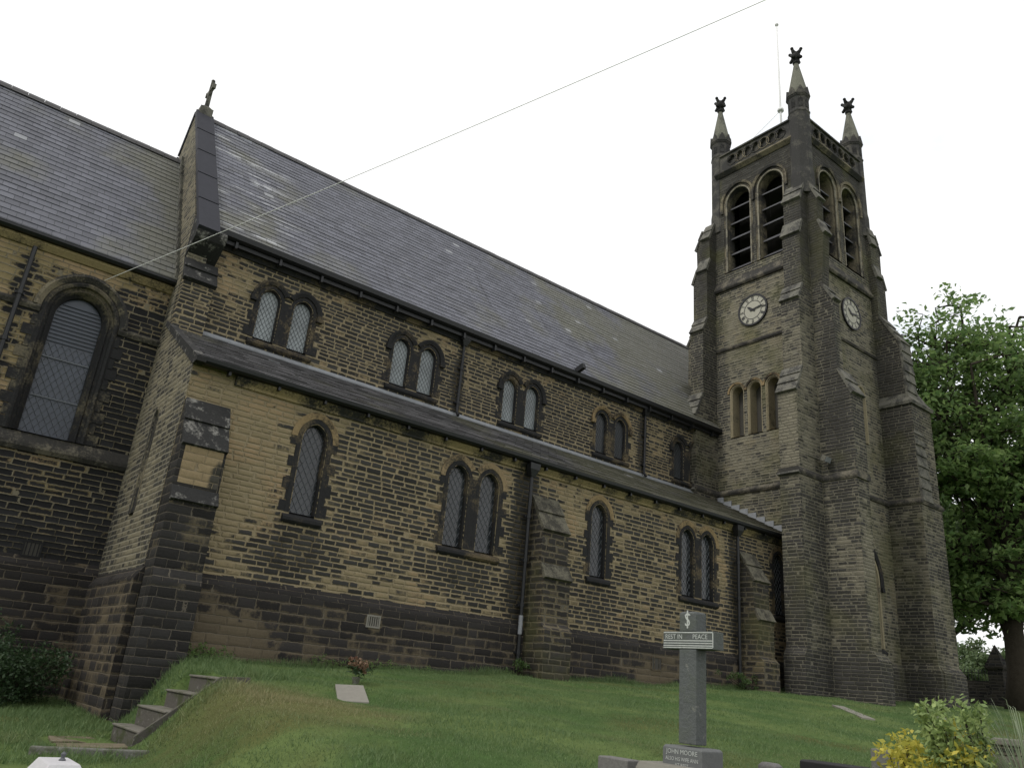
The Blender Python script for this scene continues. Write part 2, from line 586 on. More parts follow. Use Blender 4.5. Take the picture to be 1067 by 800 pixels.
M_plinth = masonry('plinth_stone', ((.125, .102, .068), (.095, .078, .054)), (.026, .024, .023), (.13, .112, .085), .66, row=.20, width=.52, joint=.012, rndw=.45, big=1.3, rag=.28,
                   blobs=[((6.4, 0, .45), (1.5, 0, .75), -.9), ((9.87, 0, 1.25), (.3, 0, .3), -.8), ((15, 0, 1.7), (40, 0, .28), .6), ((20, 0, .8), (1.2, 0, .4), -.5)], joint_dark=.6)
M_tower = masonry('tower_sandstone', ((.215, .198, .148), (.170, .157, .118), (.205, .180, .125)), (.044, .043, .040), (.205, .19, .148), .36, row=.125, width=.34, big=1.2, rndw=.5, joint=.016, green=.5,
                  blobs=[((0, 0, 22.8), (99, 99, 4.8), 1.1), ((0, 0, 25.5), (99, 99, 1.6), .5), ((0, 21.2, 14), (0, .5, 9), .35), ((33, 0, 12), (.5, 99, 8), .35)])
M_tbut = masonry('tower_buttress_sandstone', ((.215, .198, .150), (.160, .147, .112)), (.034, .033, .032), (.150, .140, .112), .56, dmax=.96, row=.13, width=.36, big=1.5, rndw=.5, joint=.016, green=.35,
                 blobs=[((27.93, 15.7, 12.2), (.35, .75, 5.5), .7), ((27.93, 15.9, 20), (1.0, 1.6, 4), .6), ((0, 0, 20.8), (99, 99, 6.0), .5), ((26.3, 16.8, 12.5), (.4, .5, 4.5), -.5), ((28.4, 15.0, 5), (.45, .3, 4.0), -.5), ((27.2, 16.4, 6), (.9, .3, 3), .35), ((27, 16.45, 20), (1.3, .2, 4), .3), ((26.3, 16.8, 5), (.3, .9, 4.5), .35),
                        ((0, 21.4, 19), (0, .9, 7), .35), ((33, 15.8, 14), (1.4, 1.2, 5), .5), ((0, 0, 1.4), (99, 99, 1.1), .5), ((27.2, 16.45, 12), (.7, .1, 4), -.25)])
M_corner = masonry('corner_buttress_stone', ((.15, .125, .08), (.12, .10, .065)), (.024, .023, .022), (.105, .093, .075), 1.0, row=.19, width=.48, rndw=.4, joint=.012, rag=.2, big=1.9)
M_abut = masonry('aisle_buttress_stone', ((.17, .14, .085), (.14, .115, .07)), (.030, .028, .026), (.115, .103, .08), .74, row=.18, width=.42, green=.5, rndw=.35)
M_dress = dressed('soot_and_shade_dressed_stone', (.024, .024, .025), (.12, .095, .058), .60)  # soot on the window dressings; painted eaves shade on the clerestory cornice
M_dressb = dressed('buff_dressed_stone', (.035, .032, .028), (.25, .185, .10), .46)
M_orange = dressed('orange_dressed_stone', (.05, .045, .036), (.255, .192, .112), .45)
M_chwin = dressed('chancel_window_stone', (.026, .026, .027), (.135, .118, .082), .56)
M_lanc = dressed('tower_jamb_stone', (.09, .082, .064), (.26, .225, .15), .40)
M_weath = dressed('weathering_slabs', (.055, .054, .05), (.14, .135, .115), .48, 2.2)
M_weatho = dressed('olive_weathering_slabs', (.042, .040, .033), (.115, .108, .082), .5, 2.2)
M_weathd = dressed('dark_weathering_slabs', (.028, .028, .028), (.20, .195, .18), .62, 3.4)
M_string = dressed('string_course_stone', (.045, .043, .04), (.15, .135, .105), .55, 1.4)
M_tdress = dressed('belfry_dressed_stone', (.038, .037, .036), (.19, .165, .115), .52, .9)
M_roll = dressed('belfry_roll_stone', (.09, .086, .075), (.25, .23, .18), .45, 2.)
M_pinn = dressed('pinnacle_stone', (.045, .044, .043), (.10, .095, .082), .55, 1.6)
M_spire = dressed('spirelet_stone', (.085, .086, .072), (.155, .155, .125), .45, 1.6)
M_fin = dressed('finial_stone', (.02, .02, .02), (.05, .05, .048), .55, 3)
M_slate = slate('nave_slates', (.112, .115, .140), .26, .34, .55, (16, 30), True)
M_slate2 = slate('chancel_slates', (.110, .113, .136), .26, .34, .5, (1.5, 5.5), False)
M_slate3 = slate('aisle_slates', (.094, .091, .096), .25, .36, .5, (8, 26), False, .6, .3, 2.2)
M_coping = plain('gable_coping_slate', (.032, .033, .042), .75, .3, 3.0, .2)
M_ridge = plain('ridge_tile', (.085, .082, .085), .7)
M_lead = plain('lead_flashing', (.24, .25, .27), .45, .4, 5)
M_iron = plain('black_painted_iron', (.011, .012, .014), .45, .4, 8, .4)
M_timber = plain('dark_soffit_stone', (.05, .044, .032), .9, .6, 3)
M_cornice = dressed('eaves_cornice_stone', (.03, .03, .028), (.27, .215, .115), .50, .8)
M_louvre = plain('slate_louvre', (.095, .095, .105), .6, .3, 4)
M_cable = plain('cable_sheath', (.80, .80, .80), .5, .05)
M_white = plain('white_paint', (.7, .7, .7), .5, .1)
M_dial = plain('clock_dial_face', (.36, .35, .29), .6, .18, 6)
M_black = plain('black_clock_paint', (.02, .02, .022), .5, .2)
M_leadcame = plain('lead_came', (.085, .09, .10), .6, .2)
M_mesh = plain('wire_guard', (.15, .16, .175), .6, .2)
M_slatgrey = plain('grey_guard_slats', (.075, .085, .105), .6, .25)
M_bark = plain('bark', (.045, .038, .030), .95, .6, 5, .1, 0, .03)
M_granite = plain('speckled_granite', (.15, .145, .14), .6, .7, 40)
M_cross = mossy('grey_memorial_stone', (.105, .112, .112), .22)
M_crossd = plain('grey_granite_die', (.12, .125, .125), .55, .35, 25)
M_lettering = plain('white_lettering', (.46, .48, .46), .7, .5, 30)
M_letterd = plain('lead_lettering', (.035, .037, .04), .6, .2, 20)
M_marble = plain('white_marble', (.52, .51, .53), .55, .2, 9)
M_slab = plain('pale_stone_slab', (.20, .19, .165), .85, .35, 9)
M_step = mossy('mossy_step_risers', (.10, .093, .082), .75)
M_tread = mossy('worn_step_treads', (.165, .155, .135), .55)
M_path = mossy('mossy_flagstones', (.16, .135, .095), .6)
M_kerb = mossy('weathered_kerb_stone', (.15, .15, .135), .6)
M_block = masonry('rubble_block', ((.22, .2, .16), (.17, .155, .125)), (.05, .05, .045), (.2, .19, .16), .2, row=.22, width=.5)
M_fence = plain('dark_railing', (.014, .016, .016), .6, .3)
M_wallfar = masonry('boundary_wall_stone', ((.06, .055, .045), (.05, .045, .04)), (.02, .02, .02), (.06, .055, .05), .5)
M_soil = plain('soil', (.04, .032, .022), .95, .5, 6)
M_leaf1 = leafmat('sycamore_leaf', (.052, .112, .038), (.185, .265, .088), .55)
M_leaf2 = leafmat('dark_tree_leaf', (.026, .062, .022), (.092, .145, .045), .45)
M_leaf3 = leafmat('far_tree_leaf', (.06, .10, .045), (.12, .16, .07), .35)
M_leafb = leafmat('dark_bush_leaf', (.012, .030, .013), (.045, .080, .032), .25)
M_leafy = leafmat('golden_shrub_leaf', (.22, .26, .05), (.55, .47, .08), .35)
M_leafg = leafmat('grey_green_shrub_leaf', (.12, .19, .06), (.34, .42, .16), .3)
M_blade = leafmat('grass_blade', (.060, .118, .042), (.145, .205, .080), .30, .6, True)
M_plume = leafmat('ornamental_grass_blade', (.10, .14, .08), (.24, .28, .18), .3)
M_petal = leafmat('faded_petal', (.10, .035, .028), (.27, .19, .12), .2)

# glass
def glassmat(name, base, spec=.5, rough=.18, ripple=.004, scale=3.):
    N = NT(name)
    P = N.pos()
    n = N.noise(P, scale, 3)
    c = N.scale(base, N.add(.15, N.mul(N.noise(P, .9, 3), 1.7)))  # slow noise in the base colour imitates uneven reflections across the panes
    return N.principled(c, N.add(rough, N.mul(N.noise(P, 1.3, 2), .15)), N.bump(n, ripple), spec)
M_glass_a = glassmat('aisle_leaded_glass', (.022, .026, .030), .55, .10, .02, 2.2)
M_glass_c = glassmat('clerestory_frosted_sheet', (.20, .225, .235), .6, .3, .003)
M_glass_d = glassmat('clerestory_dark_glass', (.030, .034, .038), .5, .25)
M_glass_ch = glassmat('chancel_guarded_glass', (.040, .050, .070), .5, .3, .004)
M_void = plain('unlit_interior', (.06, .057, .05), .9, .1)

# ------------------------------------------------------------------ ground
def lerp(a, b, t): return a + (b - a) * t
def sstep(t):
    t = np.clip(t, 0, 1)
    return t * t * (3 - 2 * t)
def ground(x, y):
    x = np.asarray(x, float)
    y = np.asarray(y, float)
    zb = np.interp(x, [-5, 5, 14, 18.4, 21, 24, 28, 35, 60, 200, 900], [-.3, -.03, .36, .47, .57, .68, .8, 1.05, 1.6, 3, 6])
    dy = np.clip((18 - y) / 18, -10, 3)
    lawn = np.where(dy > 0, zb - (zb + 1.6) * np.clip(dy, 0, None) ** 1.4, zb + np.minimum(-dy * .4, .6))
    lawn = np.maximum(lawn, -3.0)
    low = np.interp(y, [-60, 0, 10, 14, 21, 60, 900], [-2.4, -1.6, -1.40, -1.27, -1.10, -.9, 0])
    xf = np.interp(y, [0, 9, 10.6, 14.3, 16, 17.4, 18.5, 40], [2.6, 2.9, 3.15, 3.72, 4.05, 4.4, 4.6, 4.6])
    wid = np.interp(y, [8, 12, 16, 18], [1.6, 1.35, 1.1, 1.1])
    t = sstep((x - xf) / wid)
    h = low + (lawn - low) * t
    bumps = .025 * np.sin(x * 1.7 + 1.3 * np.sin(y * .9)) * np.sin(y * 1.3 + .7) + .012 * np.sin(x * 4.1 + y * 2.7)
    h = h + bumps - .15 * np.exp(-((x - 6.9) ** 2 + (y - 12.3) ** 2) / 1.1)
    # cut for the steps
    cut = np.interp(x, [3.7, 4.2, 4.6, 4.95, 5.4], [-1.45, -1.2, -.95, -.65, -.4])
    ins = (x > 3.76) & (x < 5.24) & (y > 13.45) & (y < 15.12)
    return np.where(ins, np.minimum(h, cut), h)
def gz(x, y): return float(ground(x, y))

gx = np.concatenate([[-900, -300, -100, -50, -20], np.arange(-8, 0, .5), np.arange(0, 12, .12), np.arange(12, 46, .4), [50, 60, 80, 120, 200, 400, 900]])
gy = np.concatenate([[-300, -100, -40, -15, -5], np.arange(0, 7, .5), np.arange(7, 23, .12), np.arange(23, 34, 1.), [40, 60, 100, 200, 400, 1200]])
GX, GY = np.meshgrid(gx, gy)
GZ = ground(GX, GY)
nx_, ny_ = len(gx), len(gy)
vs = np.stack([GX.ravel(), GY.ravel(), GZ.ravel()], 1)
fs = [(j * nx_ + i, j * nx_ + i + 1, (j + 1) * nx_ + i + 1, (j + 1) * nx_ + i) for j in range(ny_ - 1) for i in range(nx_ - 1)]
N = NT('lawn_turf')
P = N.pos()
na, nb, nc = N.noise(P, .45, 4, .6), N.noise(P, 3.2, 4, .65), N.noise(P, 30, 3, .7)
c = N.mix(N.ss(na, .38, .62), (.056, .100, .030), (.105, .145, .048))
c = N.mix(N.mul(N.ss(N.noise(P, .32, 3), .55, .68), .7), c, (.085, .085, .030))
px, py, pz = N.sep(P)
# drier turf over the shoulder of the bank
dq = N.m('SQRT', N.add(N.m('POWER', N.m('DIVIDE', N.sub(px, 5.0), 1.9), 2.), N.m('POWER', N.m('DIVIDE', N.sub(py, 11.6), 2.6), 2.)))
c = N.mix(N.mul(N.ss(N.add(dq, N.mul(N.sub(nb, .5), .8)), 1.1, .3), .62), c, (.115, .100, .042))
c = N.scale(c, N.add(.45, N.add(N.mul(nb, .6), N.mul(nc, .5))))
N.principled(c, .95, N.bump(N.add(nb, nc), .03), .1)
M_turf = N.mat
g = MB()
g.v = [tuple(p) for p in vs]
g.f = fs
go = g.build('ground', M_turf, smooth=True, fixn=False)
tag(go, kind='structure')

# ------------------------------------------------------------------ THE CHURCH
church = thing('church', 'soot-blackened sandstone church with slate roofs, paired lancet windows and a pinnacled clock tower', 'church', (16, 21, 0))
X0, X1 = 4.42, 27.88          # aisle length
YA, YC, YR = 18.0, 21.6, 25.9  # aisle wall, clerestory wall, ridge
ZE = 6.45

MS = lambda Y: (lambda u, z, d: (u, Y - d, z))     # south facing plane
ME = lambda X: (lambda u, z, d: (X - d, u, z))     # east facing plane (u = Y)

class Win: pass

def window(lights, w, z0, ztop, M, parent, mats, name='window', k=1.3, glass_d=-.2, surr=.16, hood=True, sill=True, quoins=True, lat=None, lat_mat=None,
           hood_mat=None, hood_k=None, sd=1, hood_drop=0., proud=.016, glass=None, hood_w=.13, stops=True, hp=1.):
    """stone surround with splayed reveal as the part; pane, lattice, hood mould and sill as its children"""
    m_s, m_g = mats
    mb = MB()
    for ci, cx in enumerate(lights):
        prof = [(surr, -.03), (surr, proud), (.055, proud), (.0, -.07), (.0, glass_d - .04)]
        loops = [[M(p[0], p[1], d) for p in arch(cx, w, z0, ztop, k, 9, o)] for o, d in prof]
        mb.loft(loops, cap=False)
    if quoins:
        hs = .27
        n = int((ztop - w * .6 - z0) / hs)
        for cx_, sgn in ((lights[0] - w / 2, -1), (lights[-1] + w / 2, 1)):
            for i in range(n + 1):
                ln = (.33 if (i % 2 == 0) else .20) + random.uniform(-.03, .03)
                a, b = cx_ + sgn * (surr - .01), cx_ + sgn * ln
                if abs(b - cx_) < surr + .01: continue
                za, zb = z0 + i * hs + .008, z0 + (i + 1) * hs - .008
                pr = proud - .004 + random.uniform(-.003, .004)
                pts = [(a, za), (b, za), (b, zb), (a, zb)]
                mb.loft([[M(p[0], p[1], -.02) for p in pts], [M(p[0], p[1], pr) for p in pts]])
        if len(lights) == 2:
            a, b = lights[0] + w / 2 + surr - .02, lights[1] - w / 2 - surr + .02
            if b > a:
                pts = [(a, z0), (b, z0), (b, ztop - w * .45), (a, ztop - w * .45)]
                mb.loft([[M(p[0], p[1], -.02) for p in pts], [M(p[0], p[1], proud - .003) for p in pts]])
    wo = mb.build(name, m_s, parent)
    for cx in lights:
        gm = MB()
        poly = arch(cx, w, z0, ztop, k, 9, .01)
        o = len(gm.v)
        gm.v += [M(p[0], p[1], glass_d) for p in poly]
        gm.f.append(tuple(range(o, o + len(poly))))
        gm.build('pane', m_g, wo)
        if lat:
            lm = MB()
            lattice(lm, arch(cx, w, z0, ztop, k), M, glass_d + .015, lat)
            lm.build('lattice', lat_mat or M_leadcame, wo, fixn=False)
    if hood:
        hm = MB()
        mid = (lights[0] + lights[-1]) / 2
        for cx in lights:
            o1, o2 = surr + .012, surr + hood_w
            A = arc_only(arch(cx, w, z0, ztop, k, 12, o1))
            B = arc_only(arch(cx, w, z0, ztop, k, 12, o2))
            if hood_drop:
                A = [(A[0][0], A[0][1] - hood_drop)] + A + [(A[-1][0], A[-1][1] - hood_drop)]
                B = [(B[0][0], B[0][1] - hood_drop)] + B + [(B[-1][0], B[-1][1] - hood_drop)]
            if len(lights) == 2:
                s = -1 if cx < mid else 1
                keep = [i for i, (a, b) in enumerate(zip(A, B)) if (b[0] - mid) * s > .004]
                A = [A[i] for i in keep]
                B = [B[i] for i in keep]
            loops = []
            for a, b in zip(A, B):
                c2 = (a[0] * .35 + b[0] * .65, a[1] * .35 + b[1] * .65)
                loops.append([M(a[0], a[1], -.01), M(a[0], a[1], .05 * hp), M(c2[0], c2[1], .095 * hp), M(b[0], b[1], .085 * hp), M(b[0], b[1], -.01)])
            hm.loft(loops)
        for u0, s in ((lights[0] - w / 2 - surr, -1), (lights[-1] + w / 2 + surr, 1)) if stops else ():
            A = arch(lights[0], w, z0, ztop, k, 9, surr)
            zs = A[2][1] - hood_drop
            pts = [(u0 + s * -.0, zs - .17), (u0 + s * .19, zs - .17), (u0 + s * .19, zs + .0), (u0, zs + .0)]
            hm.loft([[M(p[0], p[1], -.01) for p in pts], [M(p[0], p[1], .11) for p in pts]])
        hm.build('hood_mould', hood_mat or m_s, wo)
    if sill:
        sm = MB()
        a, b = lights[0] - w / 2 - .20, lights[-1] + w / 2 + .20
        prof = [(-.02, z0 - .24), (.05, z0 - .24), (.10, z0 - .19), (.10, z0 - .12), (-.05, z0 - .002), (glass_d - .02, z0 + .03), (glass_d - .02, z0 - .1)]
        sm.loft([[M(a, p[1], p[0]) for p in prof], [M(b, p[1], p[0]) for p in prof]])
        sm.build('sill', M_dress, wo)
    return wo

def holes_for(lights, w, z0, ztop, k=1.3, off=.03):
    return [arch(cx, w, z0 - .06, ztop, k, 9, off) for cx in lights]

# ---- aisle south wall
AW = [[7.65], [12.02, 13.10], [17.48], [21.77, 22.83], [27.12]]
AZ0, AZT, AWD = 3.47, 5.70, .60
hl = [h for L in AW for h in holes_for(L, AWD, AZ0, AZT)]
mb = fill_holes([(X0, -1.6), (X1, -1.6), (X1, ZE + .05), (X0, ZE + .05)], hl, MS(YA), 0, .25)
mb.build('aisle_wall', M_aisle, church)
for i, L in enumerate(AW):
    window(L, AWD, AZ0, AZT, MS(YA), church, (M_dress if i != 2 else M_dress, M_glass_a), lat=.165, lat_mat=M_mesh,
           hood_mat=M_orange if i in (1, 4) else M_dressb, glass_d=-.17, stops=False, hp=.3, hood_w=.17)
# plinth with chamfered string
mb = MB()
mb.extr([(YA + .1, -1.6), (YA - .14, -1.6), (YA - .14, 1.58), (YA - .10, 1.66), (YA, 1.80), (YA + .1, 1.80)], 'x', X0 - .0, X1)
mb.build('plinth', M_plinth, church)
# eaves cornice, gutter and brackets
mb = MB()
mb.extr([(YA + .05, 6.10), (YA - .05, 6.10), (YA - .07, 6.16), (YA - .16, 6.26), (YA - .16, 6.31), (YA + .05, 6.31)], 'x', X0 + 1.0, X1)
mb.build('eaves_cornice', M_cornice, church)
mb = MB()
mb.extr([(YA - .12, 6.315), (YA - .30, 6.315), (YA - .36, 6.36), (YA - .38, 6.45), (YA - .36, 6.45), (YA - .33, 6.37), (YA - .12, 6.36)], 'x', X0 - .02, X1 - .25)
for i in range(19):
    x = 5.2 + i * 1.22
    if x < X1 - .4:
        mb.box(x - .03, x + .03, YA - .26, YA - .10, 6.22, 6.313)
mb.build('gutter', M_iron, church)

def slate_roof(name, mat, xa, xb, ye, ze, yr, zr, course, parent, th=.013, jitter=.010):
    mb = MB()
    L = math.hypot(yr - ye, zr - ze)
    dy, dz = (yr - ye) / L, (zr - ze) / L
    ny, nz = -dz, dy
    if nz < 0: ny, nz = -ny, -nz
    n = int(math.ceil(L / course))
    cuts = [xa]
    while cuts[-1] < xb - 2.5:
        cuts.append(cuts[-1] + random.uniform(1.2, 2.4))
    cuts.append(xb)
    for i in range(n):
        a, b = i * course, min((i + 1) * course + .03, L)
        for q in range(len(cuts) - 1):
            x0_, x1_ = cuts[q], cuts[q + 1]
            t = th + random.uniform(0, jitter)
            P0 = lambda x, s, h: (x, ye + dy * s + ny * h, ze + dz * s + nz * h)
            o = len(mb.v)
            mb.v += [P0(x0_, a, t), P0(x1_, a, t), P0(x1_, b, 0), P0(x0_, b, 0), P0(x0_, a, -.02), P0(x1_, a, -.02)]
            fi = len(mb.f)
            mb.f.append((o, o + 1, o + 2, o + 3))
            va, vb = i * course + .004, i * course + (b - a)
            vb = min(vb, (i + 1) * course - .004)
            mb.uv[fi] = [(x0_, va), (x1_, va), (x1_, vb), (x0_, vb)]
            mb.f.append((o + 4, o + 5, o + 1, o))
            mb.uv[fi + 1] = [(x0_, va + .01), (x1_, va + .01), (x1_, va + .02), (x0_, va + .02)]
    return mb.build(name, mat, parent, fixn=False)

# ---- aisle roof
ro = slate_roof('aisle_roof', M_slate3, X0 - .03, X1, YA - .36, 6.40, YC, 8.47, .25, church, .022, .016)
mb = MB()
mb.extr([(YC - .002, 8.42), (YC - .10, 8.44), (YC - .11, 8.47), (YC - .03, 8.52), (YC - .002, 8.60)], 'x', X0 + .6, X1 - .02)
mb.build('flashing', M_lead, ro)
mb = MB()   # verge coping over the end wall
mb.extr([(YA - .40, 6.30), (YA - .40, 6.42), (YC, 8.56), (YC, 8.40), (YA - .1, 6.30)], 'x', X0 - .06, X0 + .16)
mb.build('verge', M_weathd, ro)
mb = MB()   # stepped lead soakers where the roof meets the tower
for i in range(9):
    t0 = .05 + i * .103
    y = YA - .36 + (YC - YA + .36) * t0
    z = 6.40 + 2.07 * t0
    mb.add([(X1 - .03, y, z + .05), (X1 - .03, y + .42, z + .05 + .18), (X1 - .03, y + .42, z + .33), (X1 - .03, y, z + .33),
            (X1 - .006, y, z + .05), (X1 - .006, y + .42, z + .23), (X1 - .006, y + .42, z + .33), (X1 - .006, y, z + .33)],
           [(0, 1, 2, 3), (3, 2, 6, 7), (0, 3, 7, 4), (1, 5, 6, 2), (0, 4, 5, 1)])
mb.build('stepped_flashing', M_lead, ro)

# ---- aisle end wall (east), with a slit lancet
slit = arch(20.25, .36, 3.05, 5.72, 1.4)
mb = fill_holes([(YA, -1.6), (YC + .6, -1.6), (YC + .6, 8.42), (YC, 8.42), (YA, 6.32)], [slit], ME(X0), 0, .3)
mb.build('end_wall', M_end, church)
window([20.25], .30, 3.12, 5.66, ME(X0), church, (M_tdress, M_glass_a), name='slit_window', k=1.4, surr=.10, hood=False, sill=False, quoins=False, glass_d=-.22)
mb = MB()
mb.extr([(X0 + .1, -1.6), (X0 - .16, -1.6), (X0 - .16, 1.50), (X0 - .13, 1.56), (X0, 1.76), (X0 + .1, 1.76)], 'y', YA - .14, YC + .5)
mb.build('plinth', M_plinth, church)

# ---- stepped buttresses
def buttress(name, axis, base, a, b, stages, zb, mat, wmat, parent, lip=.05, cap=.10, btop=None):
    """axis '-y' / '-x' / '+x' / '+y'; a..b width range; stages: (projection, z) outline upwards; rising-inward edges get weathering slabs"""
    s = -1 if axis[0] == '-' else 1
    if axis[1] == 'y':
        G = lambda p, t, z: (t, base + s * p, z)
    else:
        G = lambda p, t, z: (base + s * p, t, z)
    prof = [(-.12, zb), (stages[0][0], zb)] + list(stages) + [(-.12, stages[-1][1])]
    bf = (lambda z: b if z < btop[0] else (btop[2] if z > btop[1] else b + (btop[2] - b) * (z - btop[0]) / (btop[1] - btop[0]))) if btop else (lambda z: b)
    mb = MB()
    mb.loft([[G(p, a, z) for p, z in prof], [G(p, bf(z), z) for p, z in prof]])
    bo = mb.build(name, mat, parent)
    for (p0, z0), (p1, z1) in zip(stages[:-1], stages[1:]):
        wm = MB()
        if p1 < p0 - .05 and z1 > z0 + .02 and z0 > 2.4:
            L = math.hypot(p1 - p0, z1 - z0)
            dp, dz = (p1 - p0) / L, (z1 - z0) / L
            npx, npz = dz, -dp
            k = max(1, int(round(L / .5)))
            for i in range(k):
                t0 = L * i / k - (.05 if i == 0 else 0)
                t1 = L * (i + 1) / k + .0
                h0, h1 = cap + .03, cap - .02
                q = [(p0 + dp * t0 - npx * .03, z0 + dz * t0 - npz * .03), (p0 + dp * t0 + npx * h0, z0 + dz * t0 + npz * h0),
                     (p0 + dp * t1 + npx * h1, z0 + dz * t1 + npz * h1), (p0 + dp * t1 - npx * .03, z0 + dz * t1 - npz * .03)]
                wm.loft([[G(p, a - lip, z) for p, z in q], [G(p, bf(z0) + lip, z) for p, z in q]])
        if wm.v:
            wm.build('weathering', wmat, bo, bevel=.008)
    return bo

AST = [(1.02, 1.62), (.84, 1.78), (.84, 3.02), (.68, 3.40), (.66, 4.36), (.06, 5.42)]
b1 = buttress('buttress', '-y', YA, 14.62, 15.62, AST, -1.2, M_abut, M_weatho, church, lip=.02, cap=.06)
b2 = buttress('buttress', '-y', YA, 24.52, 25.42, AST, -1.2, M_abut, M_weatho, church, lip=.02, cap=.06)
bc = buttress('buttress', '-y', YA, X0 + .01, 5.42, [(.86, 1.45), (.70, 1.72), (.70, 3.14), (.60, 3.42), (.58, 4.36), (.10, 5.48)], -1.6, M_corner, M_weathd, church, lip=.008, cap=.05)
mb = MB()
mb.box(4.52, 5.36, YA - .604, YA - .55, 3.50, 4.33)
mb.build('buff_panel', M_panel, bc)
# clerestory corner buttress with two weathering slabs
bq = buttress('buttress', '-y', YC, X0 + .01, 5.25, [(.42, 9.75), (.05, 10.5)], 7.2, M_cler, M_weathd, church)

# ---- clerestory wall
CW = [7.55, 12.14, 16.75, 21.40, 26.02]
CZ0, CZT, CWD = 8.90, 10.52, .56
hl = [h for c_ in CW for h in holes_for([c_ - .525, c_ + .525], CWD, CZ0, CZT, 1.25)]
mb = fill_holes([(X0 + .5, 7.6), (X1, 7.6), (X1, 11.62), (X0 + .5, 11.62)], hl, MS(YC), 0, .3)
mb.build('clerestory_wall', M_cler, church)
for i, c_ in enumerate(CW):
    window([c_ - .525, c_ + .525], CWD, CZ0, CZT, MS(YC), church, (M_dress, M_glass_c if i < 3 else M_glass_d), k=1.25, lat=.13,
           lat_mat=M_mesh if i < 3 else M_leadcame, hood_mat=M_dress if i != 3 else M_dressb, hood_w=.16, surr=.15, glass_d=-.15)
mb = MB()
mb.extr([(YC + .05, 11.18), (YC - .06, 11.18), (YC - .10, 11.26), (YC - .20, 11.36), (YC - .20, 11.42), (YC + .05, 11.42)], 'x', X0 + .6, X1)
mb.build('eaves_cornice', M_dress, church)  # near-black stone stands in for the shadow band under the nave eaves
mb = MB()
mb.extr([(YC - .15, 11.425), (YC - .34, 11.425), (YC - .44, 11.47), (YC - .47, 11.62), (YC - .44, 11.62), (YC - .41, 11.50), (YC - .15, 11.48)], 'x', X0 + .50, X1)
mb.box(X0 + .5, X1, YC - .27, YC - .16, 11.30, 11.424)
for i in range(17):
    x = 5.6 + i * 1.36
    mb.box(x - .035, x + .035, YC - .36, YC - .14, 11.22, 11.42)
mb.build('gutter', M_iron, church)
mb = MB()   # overflow spout sticking out of the gutter
mb.obox((19.05, YC - .55, 11.72), (.08, 0, 0), (0, .22, -.06), (0, .03, .10))
mb.build('overflow_spout', M_iron, church)

# ---- nave roof
YE, ZEV, ZR = YC - .40, 11.60, 18.14
ro = slate_roof('nave_roof', M_slate, X0 + .50, 33.6, YE, ZEV, YR, ZR, .26, church)
mb = MB()
mb.add([(X0 + .5, YR, ZR - .02), (33.6, YR, ZR - .02), (33.6, 2 * YR - YE, ZEV), (X0 + .5, 2 * YR - YE, ZEV)], [(0, 1, 2, 3)])
mb.build('north_slope', M_slate2, ro)
def ridge(xa, xb, y, z, parent):
    mb = MB()
    x = xa
    while x < xb - .05:
        e = min(x + .46, xb)
        prof = [(y - .17, z - .16), (y - .13, z - .04), (y - .05, z + .06), (y + .05, z + .06), (y + .13, z - .04), (y + .17, z - .16), (y, z - .02)]
        dz = random.uniform(-.006, .006)
        mb.extr([(p[0], p[1] + dz) for p in prof], 'x', x, e - .01)
        x = e
    mb.build('ridge_tiles', M_ridge, parent)
ridge(X0 + .55, 33.6, YR, ZR, ro)
# walls that close the nave behind
mb = MB()
mb.box(33.2, 33.6, YC, 2 * YR - YC, -1, 11.6)
mb.extr([(YC, 11.6), (2 * YR - YC, 11.6), (YR, ZR - .05)], 'x', 33.2, 33.6)
mb.box(X0, 33.6, 2 * YR - YC - .5, 2 * YR - YC, -1.6, 11.6)
mb.box(X1, 33.2, YC + .75, YC + 1.25, -1, 11.5)
mb.build('north_wall', M_cler, church)

# ---- east gable of the nave with raking coping and cross
mb = MB()
mb.extr([(YC - .15, 8.36), (YC - .15, 11.15), (YC - .15, 11.55), (YR, 18.02), (2 * YR - YC, 11.55), (2 * YR - YC, 8.36)], 'x', X0 - .014, X0 + .52)
gw = mb.build('gable_wall', M_end, church)
mb = MB()
sl = math.atan2(ZR - ZEV, YR - YE)
for i in range(5):
    t0, t1 = i / 5., (i + 1) / 5.
    P0 = lambda t, h: (YE - .30 + (YR - YE + .30) * t - math.sin(sl) * h, ZEV - .42 + (ZR + .05 - ZEV + .42) * t + math.cos(sl) * h)
    q = [P0(t0 + .002, -.05), P0(t0 + .002, .13), P0(t1 - .002, .12), P0(t1 - .002, -.05)]
    mb.extr(q, 'x', X0 - .05, X0 + .56)
    q2 = [(2 * YR - p[0], p[1]) for p in q]
    mb.extr(q2, 'x', X0 - .05, X0 + .56)
mb.build('coping', M_coping, gw, bevel=.01)
mb = MB()
mb.extr([(YC + .02, 10.55), (YC - .28, 10.75), (YC - .62, 11.0), (YC - .70, 11.15), (YC - .70, 11.28), (YC + .02, 11.9)], 'x', X0 - .04, X0 + .80)
mb.build('kneeler', M_weathd, gw)
mb = MB()
xc = X0 + .26
mb.box(xc - .22, xc + .22, YR - .22, YR + .22, 18.05, 18.42)
mb.loft([[(xc - a, YR - a, z), (xc + a, YR - a, z), (xc + a, YR + a, z), (xc - a, YR + a, z)] for a, z in ((.20, 18.421), (.07, 18.58), (.055, 19.7))])
mb.box(xc - .05, xc + .05, YR - .36, YR + .36, 19.22, 19.35)
for s in (-1, 1):
    mb.box(xc - .06, xc + .06, YR + s * .36 - .04, YR + s * .36 + .04, 19.19, 19.38)
mb.ball((xc, YR, 19.72), .075)
mb.tube([(xc, YR + .22 * math.cos(a), 19.285 + .22 * math.sin(a)) for a in np.linspace(0, 2 * math.pi, 20)], .03, 6)
mb.build('gable_cross', M_weath, gw)

